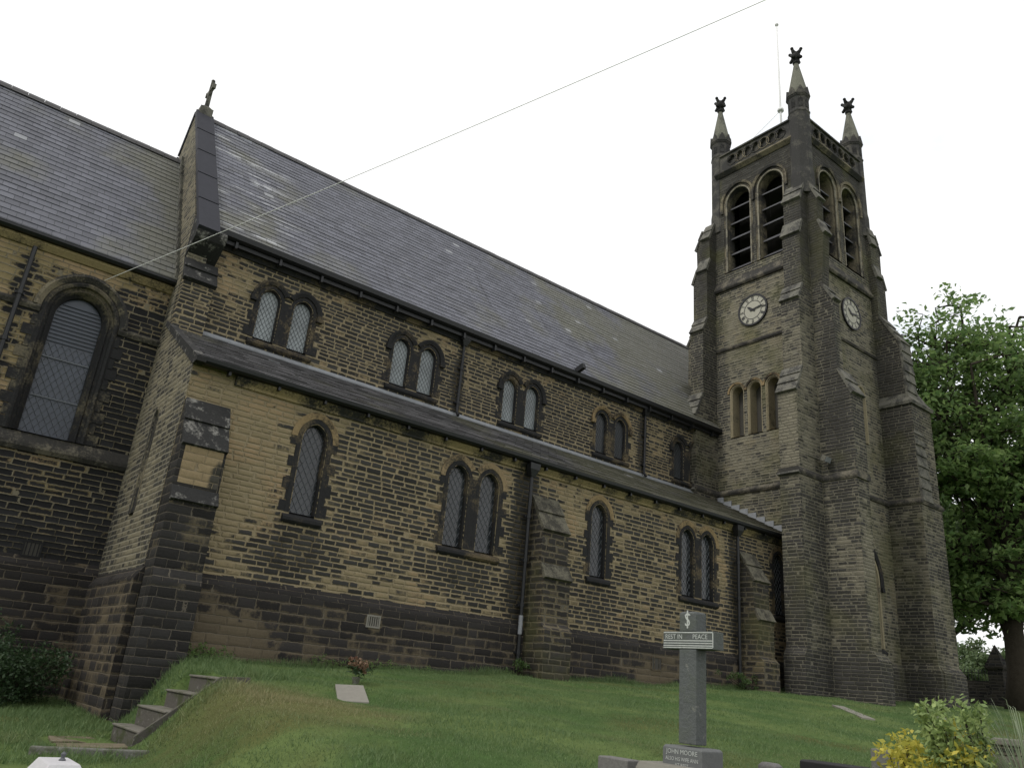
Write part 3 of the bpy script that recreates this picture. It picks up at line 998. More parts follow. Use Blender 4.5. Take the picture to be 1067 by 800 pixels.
# ---- chancel
YCH = 22.15
cw = dict(c=2.42, w=1.14, z0=4.86, zt=8.72)
hl = [arch(cw['c'], 1.84, cw['z0'] - .2, 9.00, 1.1, 12)]
hl2 = []
mb = fill_holes([(-16, -1.8), (X0, -1.8), (X0, 9.95), (-16, 9.95)], hl, MS(YCH), 0, .12)
chw = mb.build('chancel_wall', M_chancel, church)
# moulded window: orders stepping in
mb = MB()
prof = [(.36, -.10), (.36, .03), (.30, .07), (.24, .04), (.22, -.05), (.16, -.09), (.12, -.04), (.08, -.10), (.05, -.16), (0, -.24), (0, -.42)]
loops = [[MS(YCH)(p[0], p[1], d) for p in arch(cw['c'], cw['w'], cw['z0'], cw['zt'], 1.1, 14, o)] for o, d in prof]
mb.loft(loops, cap=False)
for i in range(10):
    for s in (-1, 1):
        ln = (.62 if i % 2 == 0 else .48)
        u0, u1 = cw['c'] + s * (.57 + .35), cw['c'] + s * (.57 + ln)
        za, zb = cw['z0'] + i * .30 + .01, cw['z0'] + i * .30 + .29
        mb.box(min(u0, u1), max(u0, u1), YCH - .028, YCH + .02, za, zb)
wo = mb.build('chancel_window', M_chwin, church)
poly = arch(cw['c'], cw['w'], cw['z0'], cw['zt'], 1.1, 14, .01)
g = MB()
g.v = [MS(YCH)(p[0], p[1], -.36) for p in poly]
g.f = [tuple(range(len(poly)))]
g.build('pane', M_glass_ch, wo)
lm = MB()
lo = [p for p in arch(cw['c'], cw['w'], cw['z0'], 8.2, 1.02, 9)]
lattice(lm, [(p[0], min(p[1], 7.35)) for p in lo], MS(YCH), -.34, .17, .006)
for z in (5.9, 6.95):
    lm.box(cw['c'] - .56, cw['c'] + .56, YCH + .31, YCH + .33, z - .012, z + .012)
lm.build('lattice', M_mesh, wo, fixn=False)
tm = MB()   # slatted tracery head
zt_ = 7.38
while zt_ < 8.45:
    hw = .55 if zt_ < 8.0 else .55 * math.sqrt(max(.05, 1 - ((zt_ - 8.0) / .70) ** 2))
    tm.box(cw['c'] - hw, cw['c'] + hw, YCH + .325, YCH + .345, zt_, zt_ + .028)
    zt_ += .105
tref = [MS(YCH)(cw['c'] + (.30 + .07 * math.cos(3 * a)) * math.cos(a), 8.15 + (.30 + .07 * math.cos(3 * a)) * math.sin(a), -.30) for a in np.linspace(0, 2 * math.pi, 37)]
tm.build('tracery', M_slatgrey, wo)
hm = MB()
A = arc_only(arch(cw['c'], cw['w'], cw['z0'], cw['zt'], 1.1, 16, .365))
B = arc_only(arch(cw['c'], cw['w'], cw['z0'], cw['zt'], 1.1, 16, .56))
loops = []
for a, b in zip(A, B):
    c2 = (a[0] * .4 + b[0] * .6, a[1] * .4 + b[1] * .6)
    loops.append([MS(YCH)(a[0], a[1], -.02), MS(YCH)(a[0], a[1], .05), MS(YCH)(c2[0], c2[1], .15), MS(YCH)(b[0], b[1], .13), MS(YCH)(b[0], b[1], -.02)])
hm.loft(loops)
hm.build('hood_mould', M_tdress, wo)
mb = MB()
zs = A[0][1]
for xa, xb in ((-16, cw['c'] - .57 - .37), (cw['c'] + .57 + .37, X0)):
    mb.extr([(YCH + .02, zs - .16), (YCH - .05, zs - .16), (YCH - .11, zs - .06), (YCH - .11, zs - .01), (YCH + .02, zs + .06)], 'x', xa, xb)
mb.extr([(YCH + .02, 4.40), (YCH - .06, 4.40), (YCH - .13, 4.50), (YCH - .13, 4.58), (YCH - .01, 4.85), (YCH + .02, 4.85)], 'x', -16, X0)
mb.build('string_course', M_string, chw)
mb = MB()
mb.extr([(YCH + .05, -1.8), (YCH - .16, -1.8), (YCH - .16, 1.72), (YCH - .12, 1.80), (YCH, 2.0), (YCH + .05, 2.0)], 'x', -16, X0)
mb.build('plinth', M_plinth, chw)
mb = MB()
mb.extr([(YCH + .05, 9.55), (YCH - .05, 9.55), (YCH - .16, 9.68), (YCH - .16, 9.75), (YCH + .05, 9.75)], 'x', -16, X0)
mb.build('eaves_cornice', M_cornice, chw)
mb = MB()
mb.extr([(YCH - .10, 9.76), (YCH - .28, 9.76), (YCH - .34, 9.82), (YCH - .34, 9.92), (YCH - .31, 9.92), (YCH - .28, 9.84), (YCH - .1, 9.82)], 'x', -16, X0)
mb.build('gutter', M_iron, chw)
ro = slate_roof('chancel_roof', M_slate2, -16, X0 - .01, YCH - .34, 9.88, YR, 16.02, .26, church)
mb = MB()
mb.add([(-16, YR, 16.0), (X0, YR, 16.0), (X0, 30, 9.8), (-16, 30, 9.8)], [(0, 1, 2, 3)])
mb.build('north_slope', M_slate2, ro)
ridge(-16, X0 - .02, YR, 16.02, ro)
mb = MB()
for i in range(22):
    t0 = i / 22.
    y, z = YCH - .3 + (YR - YCH + .3) * t0, 9.92 + (16.02 - 9.88) * t0
    mb.box(X0 - .10, X0 - .004, y, y + .22, z - .02, z + .36)
mb.build('stepped_flashing', M_weath, ro)
# air brick
def grille(parent, x, y, z, wd, ht, mat, bars=4):
    mb = MB()
    mb.box(x - wd / 2 - .04, x + wd / 2 + .04, y - .025, y + .02, z - ht / 2 - .04, z - ht / 2)
    mb.box(x - wd / 2 - .04, x + wd / 2 + .04, y - .025, y + .02, z + ht / 2, z + ht / 2 + .04)
    mb.box(x - wd / 2 - .04, x - wd / 2, y - .025, y + .02, z - ht / 2, z + ht / 2)
    mb.box(x + wd / 2, x + wd / 2 + .04, y - .025, y + .02, z - ht / 2, z + ht / 2)
    for i in range(bars):
        xx = x - wd / 2 + (i + .5) * wd / bars
        mb.box(xx - .012, xx + .012, y - .018, y + .01, z - ht / 2, z + ht / 2)
    o = mb.build('air_grille', mat, parent)
    p = MB()
    p.box(x - wd / 2, x + wd / 2, y - .008, y + .015, z - ht / 2, z + ht / 2)
    p.build('vent_hole', M_void, o)
grille(church, 2.87, YCH - .01, 2.16, .34, .30, M_dress)
grille(church, 9.88, YA - .14, 1.27, .30, .22, M_slab, 5)
grille(church, 20.1, YA - .14, 1.16, .42, .34, M_plinth, 2)

# ---- downpipes
def downpipe(parent, x, y, z0, z1, hopper=True, r=.055):
    mb = MB()
    mb.tube([(x, y, z0), (x, y, z1)], r, 10)
    for i in range(int((z1 - z0) / 1.25) + 1):
        z = z0 + .35 + i * 1.25
        if z < z1 - .1:
            mb.tube([(x, y, z - .05), (x, y, z + .05)], r * 1.35, 10)
            mb.box(x - .11, x + .11, y + .02, y + .12, z - .03, z + .03)
    mb.tube([(x, y, z0), (x, y - .12, z0 - .14)], r, 8)
    o = mb.build('downpipe', M_iron, parent)
    if hopper:
        h = MB()
        h.loft([[(x - a, y - b, z), (x + a, y - b, z), (x + a, y + .10, z), (x - a, y + .10, z)] for a, b, z in ((.07, .07, z1 - .05), (.17, .14, z1 + .16), (.19, .16, z1 + .34))])
        h.build('hopper', M_iron, o)
    return o
dp = downpipe(church, 14.42, YA - .22, .62, 5.95)
mb = MB()
mb.tube([(14.42, YA - .22, 1.45), (14.42, YA - .22, 1.95)], .062, 10)
mb.build('pipe_repair', M_lead, dp)
downpipe(church, 24.28, YA - .22, .85, 5.95)
downpipe(church, 13.95, YC - .10, 8.6, 11.1, True, .05)
downpipe(church, 23.25, YC - .10, 8.6, 11.1, True, .05)
downpipe(church, .95, YCH - .22, -.9, 9.5, False, .06)

# ------------------------------------------------------------------ TOWER
TX0, TX1, TY0, TY1 = 27.90, 33.80, 16.45, 22.12
UX1, UY1 = 33.30, 21.62      # upper stages are set in
BZ0, BZT, BW = 19.45, 24.0, 1.30
eb = [18.27, 20.08]
sb = [29.80, 31.72]
BHW = 1.66
tri = [18.50, 19.42, 20.34]
hl = [arch(c_, BHW, BZ0 - .05, 24.20, 1.08, 12) for c_ in eb] + [arch(c_, .74, 11.10, 13.62, 1.02, 10) for c_ in tri]
mb = fill_holes([(TY0, -1), (TY1, -1), (TY1, 17.4), (UY1, 18.3), (UY1, 25.1), (TY0, 25.1)], hl, ME(TX0), 0, .16)
mb.build('tower_wall', M_tower, church)
hl = [arch(c_, BHW, BZ0 - .05, 24.20, 1.08, 12) for c_ in sb] + [arch(31.4, .62, 11.0, 13.65, 1.2, 10), arch(30.6, 1.98, 2.6, 6.54, 1.3, 10)]
mb = fill_holes([(TX0, -1), (TX1, -1), (TX1, 17.4), (UX1, 18.3), (UX1, 25.1), (TX0, 25.1)], hl, MS(TY0), 0, .16)
mb.build('tower_wall', M_tower, church)
mb = MB()
mb.loft([[(x1, TY0, z), (x1, y1, z), (TX0, y1, z)] for x1, y1, z in ((TX1, TY1, -1), (TX1, TY1, 17.4), (UX1, UY1, 18.3), (UX1, UY1, 25.1))], cap=False, close=False)
mb.build('tower_wall', M_tower, church)
mb = MB()   # lead roof, low pyramid
mb.add([(TX0, TY0, 25.05), (UX1, TY0, 25.05), (UX1, UY1, 25.05), (TX0, UY1, 25.05), ((TX0 + UX1) / 2, (TY0 + UY1) / 2, 26.0)], [(0, 1, 4), (1, 2, 4), (2, 3, 4), (3, 0, 4), (0, 3, 2, 1)])
mb.build('tower_roof', M_lead, church)
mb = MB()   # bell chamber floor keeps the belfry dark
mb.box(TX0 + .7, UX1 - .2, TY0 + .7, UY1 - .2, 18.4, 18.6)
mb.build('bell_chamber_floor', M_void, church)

def belfry(cx, M):
    prof = [(.18, -.16), (.18, -.02), (.13, .03), (.08, -.02), (.07, -.12), (.03, -.14), (0, -.20), (0, -.62)]
    mb = MB()
    mb.loft([[M(p[0], p[1], d) for p in arch(cx, BW, BZ0, BZT, 1.08, 12, o)] for o, d in prof], cap=False)
    wo = mb.build('belfry_opening', M_tdress, church)
    hm = MB()
    A = arc_only(arch(cx, BW, BZ0, BZT, 1.08, 14, .20))
    B = arc_only(arch(cx, BW, BZ0, BZT, 1.08, 14, .31))
    A = [(A[0][0], A[0][1] - .5)] + A + [(A[-1][0], A[-1][1] - .5)]
    B = [(B[0][0], B[0][1] - .5)] + B + [(B[-1][0], B[-1][1] - .5)]
    hm.loft([[M(a[0], a[1], -.01), M(a[0], a[1], .07), M(b[0], b[1], .11), M(b[0], b[1], -.01)] for a, b in zip(A, B)])
    hm.build('hood_mould', M_tdress, wo)
    rm = MB()
    pts = arch(cx, BW, BZ0, BZT, 1.08, 14, .045)
    rm.tube([M(p[0], p[1], -.035) for p in pts[1:] + pts[:1]], .045, 8)
    rm.build('roll_moulding', M_roll, wo)
    lv = MB()
    for i in range(5):
        z = BZ0 + .20 + i * .86
        a, b = cx - BW / 2 + .001, cx + BW / 2 - .001
        q = [(-.30, z), (-.30, z + .07), (-1.0, z + .62), (-1.0, z + .55)]
        lv.loft([[M(a, zz, d) for d, zz in q], [M(b, zz, d) for d, zz in q]])
    lv.build('louvre', M_louvre, wo)
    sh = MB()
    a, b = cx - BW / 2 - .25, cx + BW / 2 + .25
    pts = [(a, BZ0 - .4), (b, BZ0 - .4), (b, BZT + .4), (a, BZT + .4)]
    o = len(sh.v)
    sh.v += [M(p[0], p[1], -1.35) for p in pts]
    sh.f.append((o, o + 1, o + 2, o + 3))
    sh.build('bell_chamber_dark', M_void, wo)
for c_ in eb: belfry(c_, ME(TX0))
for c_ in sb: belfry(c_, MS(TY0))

# sloping belfry sills with a string below
def tower_string(prof, e_rng, s_rng, mat, name='string_course'):
    mb = MB()
    if e_rng:
        mb.loft([[ME(TX0)(e_rng[0], z, d) for d, z in prof], [ME(TX0)(e_rng[1], z, d) for d, z in prof]])
    if s_rng:
        mb.loft([[MS(TY0)(s_rng[0], z, d) for d, z in prof], [MS(TY0)(s_rng[1], z, d) for d, z in prof]])
    return mb.build(name, mat, church)
ER, SR = (17.32, 21.41), (28.80, 32.98)
tower_string([(-.05, 18.50), (.10, 18.50), (.16, 18.58), (.16, 18.66), (.10, 18.74), (-.12, 19.42), (-.25, 19.46), (-.25, 18.5)], (17.15, 21.43), (28.60, 32.98), M_string, 'belfry_sill')
tower_string([(-.02, 15.38), (.05, 15.38), (.09, 15.45), (.09, 15.50), (-.02, 15.60)], ER, SR, M_string)
tower_string([(-.02, 8.58), (.06, 8.58), (.11, 8.66), (.11, 8.72), (-.02, 8.85)], ER, SR, M_string)
tower_string([(-.02, 24.98), (.05, 24.98), (.22, 25.14), (.22, 25.22), (.05, 25.34), (-.02, 25.34)], (TY0 + .4, UY1 - .3), (TX0 + .4, UX1 - .3), M_tdress, 'cornice')
tower_string([(-.02, -1), (.16, -1), (.16, 2.0), (.13, 2.08), (-.02, 2.26)], (17.3, 21.44), (28.78, 32.95), M_tbut, 'plinth')

# triple lancets, single lancet, tall ground window
mb = None
for c_ in tri:
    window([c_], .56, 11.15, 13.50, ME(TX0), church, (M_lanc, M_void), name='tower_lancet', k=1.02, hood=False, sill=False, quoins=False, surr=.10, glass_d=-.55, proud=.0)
mb = MB()
for c_ in tri:
    A = arc_only(arch(c_, .56, 11.15, 13.5, 1.02, 10, .11))
    B = arc_only(arch(c_, .56, 11.15, 13.5, 1.02, 10, .19))
    mb.loft([[ME(TX0)(a[0], a[1], -.01), ME(TX0)(a[0], a[1], .05), ME(TX0)(b[0], b[1], .06), ME(TX0)(b[0], b[1], -.01)] for a, b in zip(A, B)])
mb.build('hood_mould', M_dressb, church)
window([31.4], .48, 11.05, 13.55, MS(TY0), church, (M_lanc, M_glass_d), name='tower_lancet', k=1.2, hood=False, sill=False, quoins=False, surr=.12, glass_d=-.4)
window([30.6], 1.9, 2.7, 6.5, MS(TY0), church, (M_lanc, M_glass_d), name='tower_window', k=1.3, hood=True, sill=True, quoins=False, surr=.16, glass_d=-.45, hood_drop=.25, hood_w=.20, hood_mat=M_dress)

# clocks
def clock(M, cu, cz, sgn):
    r = .74
    mb = MB()
    pt = lambda a, rr, d: M(cu + sgn * rr * math.sin(a), cz + rr * math.cos(a), d)
    n = 48
    A = [2 * math.pi * i / n for i in range(n)]
    mb.loft([[pt(a, r, -.01) for a in A], [pt(a, r, .05) for a in A]])
    co = mb.build('clock', M_dial, church)
    k = MB()
    k.loft([[pt(a, rr, d) for a in A] for rr, d in ((r - .045, .04), (r - .045, .085), (r + .035, .085), (r + .035, -.01))], cap=False)
    k.loft([[pt(a, rr, d) for a in A] for rr, d in ((.435, .048), (.435, .058), (.465, .058), (.465, .048))], cap=False)
    k.build('dial_ring', M_black, co)
    k = MB()
    roman = ['XII', 'I', 'II', 'III', 'IIII', 'V', 'VI', 'VII', 'VIII', 'IX', 'X', 'XI']
    for h, s in enumerate(roman):
        a0 = 2 * math.pi * h / 12
        wd = {'I': .032, 'V': .075, 'X': .075}
        tot = sum(wd[q] for q in s)
        x = -tot / 2
        er = Vector((math.sin(a0), math.cos(a0)))
        et = Vector((math.cos(a0), -math.sin(a0)))
        def stroke(xa, ra, xb, rb, th=.016):
            pa, pb = er * ra + et * xa, er * rb + et * xb
            dn = (pb - pa).normalized()
            nn = Vector((-dn.y, dn.x)) * th * .5
            q = [pa - nn, pb - nn, pb + nn, pa + nn]
            k.loft([[M(cu + sgn * p.x, cz + p.y, .045) for p in q], [M(cu + sgn * p.x, cz + p.y, .056) for p in q]])
        for q in s:
            w_ = wd[q]
            if q == 'I':
                stroke(x + w_ / 2, .49, x + w_ / 2, .67, .022)
            elif q == 'V':
                stroke(x + .010, .67, x + w_ / 2, .49, .022)
                stroke(x + w_ - .010, .67, x + w_ / 2, .49, .014)
            else:
                stroke(x + .010, .67, x + w_ - .01, .49, .022)
                stroke(x + .010, .49, x + w_ - .01, .67, .014)
            x += w_
    k.build('numerals', M_black, co)
    for nm, ang, ln, wd_, dd in (('hour_hand', 10.22 / 12, .36, .055, .066), ('minute_hand', 13.5 / 60, .62, .038, .080)):
        a = 2 * math.pi * ang
        er = Vector((math.sin(a), math.cos(a)))
        et = Vector((er.y, -er.x))
        pts = [er * -.14 - et * wd_ * .7, er * -.14 + et * wd_ * .7, er * ln * .62 + et * wd_, er * ln, er * ln * .62 - et * wd_]
        h = MB()
        h.loft([[M(cu + sgn * p.x, cz + p.y, dd) for p in pts], [M(cu + sgn * p.x, cz + p.y, dd + .012) for p in pts]])
        h.build(nm, M_black, co)
clock(ME(TX0), 19.36, 17.0, -1)
clock(MS(TY0), 31.02, 17.0, 1)

# angle buttresses
TST = [(1.74, 2.0), (1.56, 2.28), (1.56, 8.6), (1.50, 8.75), (1.50, 12.0), (1.0, 13.15), (1.0, 16.3), (.68, 17.05), (.70, 19.6), (.46, 20.3), (.50, 21.45), (.10, 22.4)]
def tower_buttress(axis, base, a, b, st, btop=None):
    o = buttress('tower_buttress', axis, base, a, b, st, -1, M_tbut, M_weath, church, lip=.045, cap=.09, btop=btop)
    s = -1 if axis[0] == '-' else 1
    prof_in = [(-.02, 8.58), (.05, 8.58), (.09, 8.66), (.09, 8.72), (-.02, 8.86)]
    pj = [p for p, z in st if z <= 8.6][-1]
    mb = MB()
    e = .07
    if axis[1] == 'x':
        xs = sorted((base, base + s * (pj + e)))
        loops = [[(xs[0], a - q, z), (xs[1], a - q, z), (xs[1], b + q, z), (xs[0], b + q, z)] for q, z in ((e * .5, 8.56), (e, 8.64), (e, 8.70), (.0, 8.84))]
    else:
        ys = sorted((base, base + s * (pj + e)))
        loops = [[(a - q, ys[0], z), (b + q, ys[0], z), (b + q, ys[1], z), (a - q, ys[1], z)] for q, z in ((e * .5, 8.56), (e, 8.64), (e, 8.70), (.0, 8.84))]
    mb.loft(loops)
    mb.build('string_course', M_string, o)
    return o
se = tower_buttress('-x', TX0, TY0 + .002, 17.30, TST)
ss_ = tower_buttress('-y', TY0, TX0 + .03, 28.78, TST[:2] + [(1.40, 2.28), (1.40, 8.6), (1.42, 8.75), (1.42, 12.0), (.92, 13.1), (.90, 16.3), (.50, 17.05)] + TST[8:], (12.0, 13.1, 28.42))
tower_buttress('-x', TX0, 21.42, TY1, TST, (17.5, 21.4, 21.86))
tower_buttress('-y', TY0, 33.0, 33.78, [(1.6, 2.0), (1.40, 2.28), (1.40, 8.6), (1.40, 8.75), (1.12, 16.0), (.30, 17.5), (.35, 19.6), (.2, 20.3), (.2, 21.45), (.06, 22.4)], (16.0, 17.6, 33.45))
tower_buttress('+x', TX1, TY0 + .002, 17.30, TST)
tower_buttress('+y', TY1, TX0 + .03, 28.78, TST)
# stair turret against the south-west buttress
mb = MB()
mb.loft([[(xa, ya, z), (xb, ya, z), (xb, TY0 + .3, z), (xa, TY0 + .3, z)] for xa, xb, ya, z in (
    (32.80, 34.95, 14.90, -1), (32.80, 34.95, 14.90, 2.0), (32.93, 34.72, 15.04, 2.28), (32.93, 34.72, 15.04, 8.6), (32.93, 34.66, 15.06, 8.75), (32.93, 34.66, 15.06, 13.0))])
tu = mb.build('stair_turret', M_tbut, church)
mb = MB()
mb.loft([[(xa, ya, z), (xb, ya, z), (xb, TY0 + .25, z), (xa, TY0 + .25, z)] for xa, xb, ya, z in ((32.86, 34.74, 14.98, 12.98), (32.84, 34.78, 14.94, 13.12), (32.96, 34.6, 15.10, 13.32), (33.2, 33.85, 15.6, 14.5))])
mb.build('turret_roof', M_weath, tu)
mb = MB()
mb.loft([[(32.93 - q, 15.04 - q, z), (34.72 + q, 15.04 - q, z), (34.72 + q, TY0 + .2, z), (32.93 - q, TY0 + .2, z)] for q, z in ((.03, 8.56), (.08, 8.64), (.08, 8.70), (.0, 8.84))])
mb.build('string_course', M_string, tu)

# floodlight on the south-east buttress side
fl = MB()
fl.box(27.60, 27.64, TY0 - .32, TY0, 9.40, 9.44)
fl.obox((27.62, TY0 - .38, 9.36), (.20, 0, 0), (0, .08, .05), (0, -.05, .10))
fl.tube([(27.62, TY0 - .02, 9.42), (27.0, TY0 - .02, 9.42)], .02, 6)
fo = fl.build('floodlight', M_weath, church)
g = MB()
g.obox((27.62, TY0 - .47, 9.31), (.17, 0, 0), (0, .01, .006), (0, -.045, .09))
g.build('lamp_glass', M_lead, fo)

# parapet with blind quatrefoils
def quatre(cx, cz, r):
    return [(cx + r * (.78 + .24 * abs(math.cos(2 * a))) * math.cos(a), cz + r * (.78 + .24 * abs(math.cos(2 * a))) * math.sin(a)) for a in np.linspace(0, 2 * math.pi, 24, endpoint=False)]
def parapet(M, a, b, parent):
    n = 7
    st_ = (b - a - 1.0) / n
    hs = [quatre(a + .5 + st_ * (i + .5), 25.78, .27) for i in range(n)]
    mb = fill_holes([(a, 25.30), (b, 25.30), (b, 26.24), (a, 26.24)], hs, M, .03, .14)
    q = [(-.11, 25.3), (-.11, 26.24), (-.42, 26.24), (-.42, 25.3)]
    mb.loft([[M(a, z, d) for d, z in q], [M(b, z, d) for d, z in q]])
    po = mb.build('parapet', M_pinn, parent)
    cpm = MB()
    q = [(.02, 26.20), (.12, 26.22), (.12, 26.30), (-.15, 26.44), (-.5, 26.30), (-.5, 26.2)]
    cpm.loft([[M(a, z, d) for d, z in q], [M(b, z, d) for d, z in q]])
    cpm.build('coping', M_pinn, po)
    rm = MB()
    for i in range(n):
        c_ = a + .5 + st_ * (i + .5)
        rm.tube([M(c_ + .30 * math.cos(t), 25.78 + .30 * math.sin(t), .04) for t in np.linspace(0, 2 * math.pi, 20)], .022, 5)
    rm.build('quatrefoil_rims', M_tdress, po)
parapet(ME(TX0), TY0 + .40, UY1 - .55, church)
parapet(MS(TY0), TX0 + .40, UX1 - .35, church)
parapet(lambda u, z, d: (UX1 + d, u, z), TY0 + .40, UY1 - .5, church)
parapet(lambda u, z, d: (u, UY1 - .03 + d, z), TX0 + .4, UX1 - .4, church)

# pinnacles
def pinnacle(x, y):
    mb = MB()
    r8 = math.pi / 8
    mb.lathe((x, y, 0), [(.53, 21.9), (.53, 23.0), (.49, 23.3), (.49, 26.4), (.52, 26.45), (.52, 26.52), (.48, 26.6), (.48, 27.28), (.54, 27.36), (.54, 27.46), (.40, 27.5)], 8, rot=r8)
    po = mb.build('pinnacle', M_pinn, church)
    pm = MB()
    for k in range(8):      # sunk panels under the gablets
        a = 2 * math.pi * k / 8
        er, et = Vector((math.cos(a), math.sin(a), 0)), Vector((-math.sin(a), math.cos(a), 0))
        c0 = Vector((x, y, 0)) + er * .447
        pts = [(-.10, 26.70), (.10, 26.70), (.10, 27.10), (0, 27.22), (-.10, 27.10)]
        pm.loft([[c0 + et * p[0] + Vector((0, 0, p[1])) - er * .03 for p in pts], [c0 + et * p[0] + Vector((0, 0, p[1])) + er * .012 for p in pts]])
    pm.build('blind_panels', M_fin, po)
    gm = MB()
    for k in range(8):
        a = 2 * math.pi * k / 8
        er, et = Vector((math.cos(a), math.sin(a), 0)), Vector((-math.sin(a), math.cos(a), 0))
        c0 = Vector((x, y, 0))
        h = .22
        tri_ = [(-h, 27.42), (h, 27.42), (.03, 27.86), (-.03, 27.86)]
        gm.loft([[c0 + er * .525 + et * p[0] + Vector((0, 0, p[1])) for p in tri_], [c0 + er * .36 + et * p[0] * .6 + Vector((0, 0, p[1])) for p in tri_]])
    gm.build('gablets', M_pinn, po)
    sm = MB()
    sm.lathe((x, y, 0), [(.50, 27.47), (.47, 27.72), (.10, 29.62), (.05, 29.66)], 8, rot=r8)
    sm.build('spirelet', M_spire, po)
    fm = MB()
    fm.lathe((x, y, 29.55), [(.08, 0), (.17, .05), (.18, .13), (.10, .20), (.14, .28), (.22, .38), (.23, .58), (.16, .68), (.10, .76), (.03, .80)], 8)
    for a in (0, math.pi / 2, math.pi, 3 * math.pi / 2):
        e = Vector((math.cos(a), math.sin(a), 0))
        for zc, r_, dz in ((29.98, .25, -.10), (30.17, .28, .14)):
            p0 = Vector((x, y, zc))
            fm.tube([p0, p0 + e * .16 + Vector((0, 0, dz * .2)), p0 + e * r_ + Vector((0, 0, dz * .9))], [.13, .11, .075], 6)
            fm.ball(p0 + e * (r_ + .02) + Vector((0, 0, dz * 1.2)), .085)
    fm.build('finial', M_fin, po, smooth=True)
for x, y in ((28.12, 16.70), (33.08, 16.82), (28.32, 21.36), (33.0, 21.36)):
    pinnacle(x, y)
# broken flashing / satellite box at the eaves by the tower
mb = MB()
mb.obox((26.75, YC + .30, 12.55), (.13, 0, 0), (0, .10, .14), (0, -.05, .06))
mb.tube([(26.75, YC + .25, 12.5), (26.95, YC + .02, 12.1), (27.1, YC - .25, 11.75)], .045, 6)
mb.build('vent_pipe', M_lead, church)

# ------------------------------------------------------------------ flagpole and cable
fp = thing('flagpole', 'thin white flagpole with a stay wire rising behind the tower parapet', 'flagpole', (30.9, 19.4, 25.9))
mb = MB()
mb.tube([(30.9, 19.4, 25.8), (30.9, 19.4, 30.2), (30.9, 19.4, 35.95)], [.06, .055, .04], 8)
mb.tube([(30.9, 19.4, 30.0), (30.9, 19.4, 30.16)], .17, 8)
mb.ball((30.9, 19.4, 36.03), .11)
mb.build('pole', M_white, fp, smooth=True)
mb = MB()
mb.tube([(30.9, 19.4, 30.05), (30.2, 20.6, 28.6), (29.2, 21.9, 26.6)], .014, 5)
mb.build('stay_wire', M_cable, fp)


p0, p1 = Vector((2.70, 22.10, 9.30)), Vector((10.90, 5.00, 13.17))
p2 = p0 + (p1 - p0) * 1.6
mb = MB()
pts = []
for i in range(41):
    t = i / 40
    p = p0.lerp(p2, t)
    p.z -= .22 * math.sin(math.pi * t)
    pts.append(p)
mb.tube(pts, .0085, 6)
cb = mb.build('overhead_cable', M_cable, None, loc=p0)
tag(cb, 'thin pale overhead cable slanting across the sky to the chancel eaves', 'cable')

# ------------------------------------------------------------------ stone steps and path
st = thing('stone_steps', 'short flight of four grey stone steps climbing the grass bank beside the corner buttress', 'steps', (4.3, 14.3, -1.2))
SX = [3.82, 4.13, 4.53, 4.86]
SZ = [-1.04, -.74, -.47, -.21]
YN, YF = 13.5, 15.08
for i in range(4):
    nxt = SX[i + 1] if i < 3 else 5.28
    mb = MB()
    zb = -1.5 if i == 0 else SZ[i - 1] - .12
    mb.box(SX[i] + .02, nxt + .06, YN + .02 * (i % 2), YF - .03 * i, zb, SZ[i] - .031)
    so = mb.build('riser', M_step, st, bevel=.01)
    tm = MB()
    tm.box(SX[i] - .008, nxt, YN - .01, YF + .005 - .03 * i, SZ[i] - .030, SZ[i])
    tm.build('tread', M_tread, so, bevel=.012)
mb = MB()   # raking edge stone on the lawn side
mb.extr([(3.74, -1.5), (3.74, -1.10), (4.86, -.185), (5.34, -.165), (5.34, -.6)], 'y', YN - .075, YN - .015)
mb.build('edge_stone', M_step, st, bevel=.01)
for i, (x, y, a, b_, rz, lab) in enumerate([
        (3.32, 14.35, .52, .30, -.05, 'long worn flagstone sunk in grass, nearest the foot of the steps'),
        (3.22, 13.55, .46, .26, -.10, 'narrow mossy flagstone in the grass between the steps and the kerb')]):
    z = gz(x, y)
    mb = MB()
    ca, sa = math.cos(rz), math.sin(rz)
    poly = [(-a, -b_), (-a * .3, -b_ * 1.08), (a, -b_ * .9), (a * 1.03, b_ * .8), (a * .2, b_), (-a * .95, b_ * .92)]
    pp = [(x + u * ca - v * sa, y + u * sa + v * ca) for u, v in poly]
    mb.loft([[(q[0], q[1], gz(*q) - .08) for q in pp], [(q[0], q[1], gz(*q) + .03) for q in pp]])
    o = mb.build('flagstone', M_path, None, loc=(x, y, z), bevel=.01)
    tag(o, lab, 'flagstone', 'flagstones below the steps')
mb = MB()
mb.obox((3.02, 12.66, gz(3.0, 12.6) + .0), (.70, -.22, .01), (.02, .07, 0), (0, 0, .09))
o = mb.build('kerb_stone', M_kerb, None, loc=(3.0, 12.66, gz(3.0, 12.6)), bevel=.02)
tag(o, 'low lichen-grey stone kerb at the foot of the grass bank', 'kerb')

# ------------------------------------------------------------------ memorial cross
def text_mesh(txt, size, M, d0, th, align='CENTER', sx=1.0):
    cu = bpy.data.curves.new('lettering', 'FONT')
    cu.body = txt
    cu.size = size
    cu.align_x = align
    cu.align_y = 'CENTER'
    cu.resolution_u = 3
    ob = bpy.data.objects.new('lettering', cu)
    COL.objects.link(ob)
    bpy.context.view_layer.update()
    me = bpy.data.meshes.new_from_object(ob.evaluated_get(bpy.context.evaluated_depsgraph_get()))
    mb = MB()
    vs = [M(v.co.x * sx, v.co.y, d0 + th) for v in me.vertices]
    mb.add(vs, [tuple(p.vertices) for p in me.polygons])
    bpy.data.objects.remove(ob)
    return mb

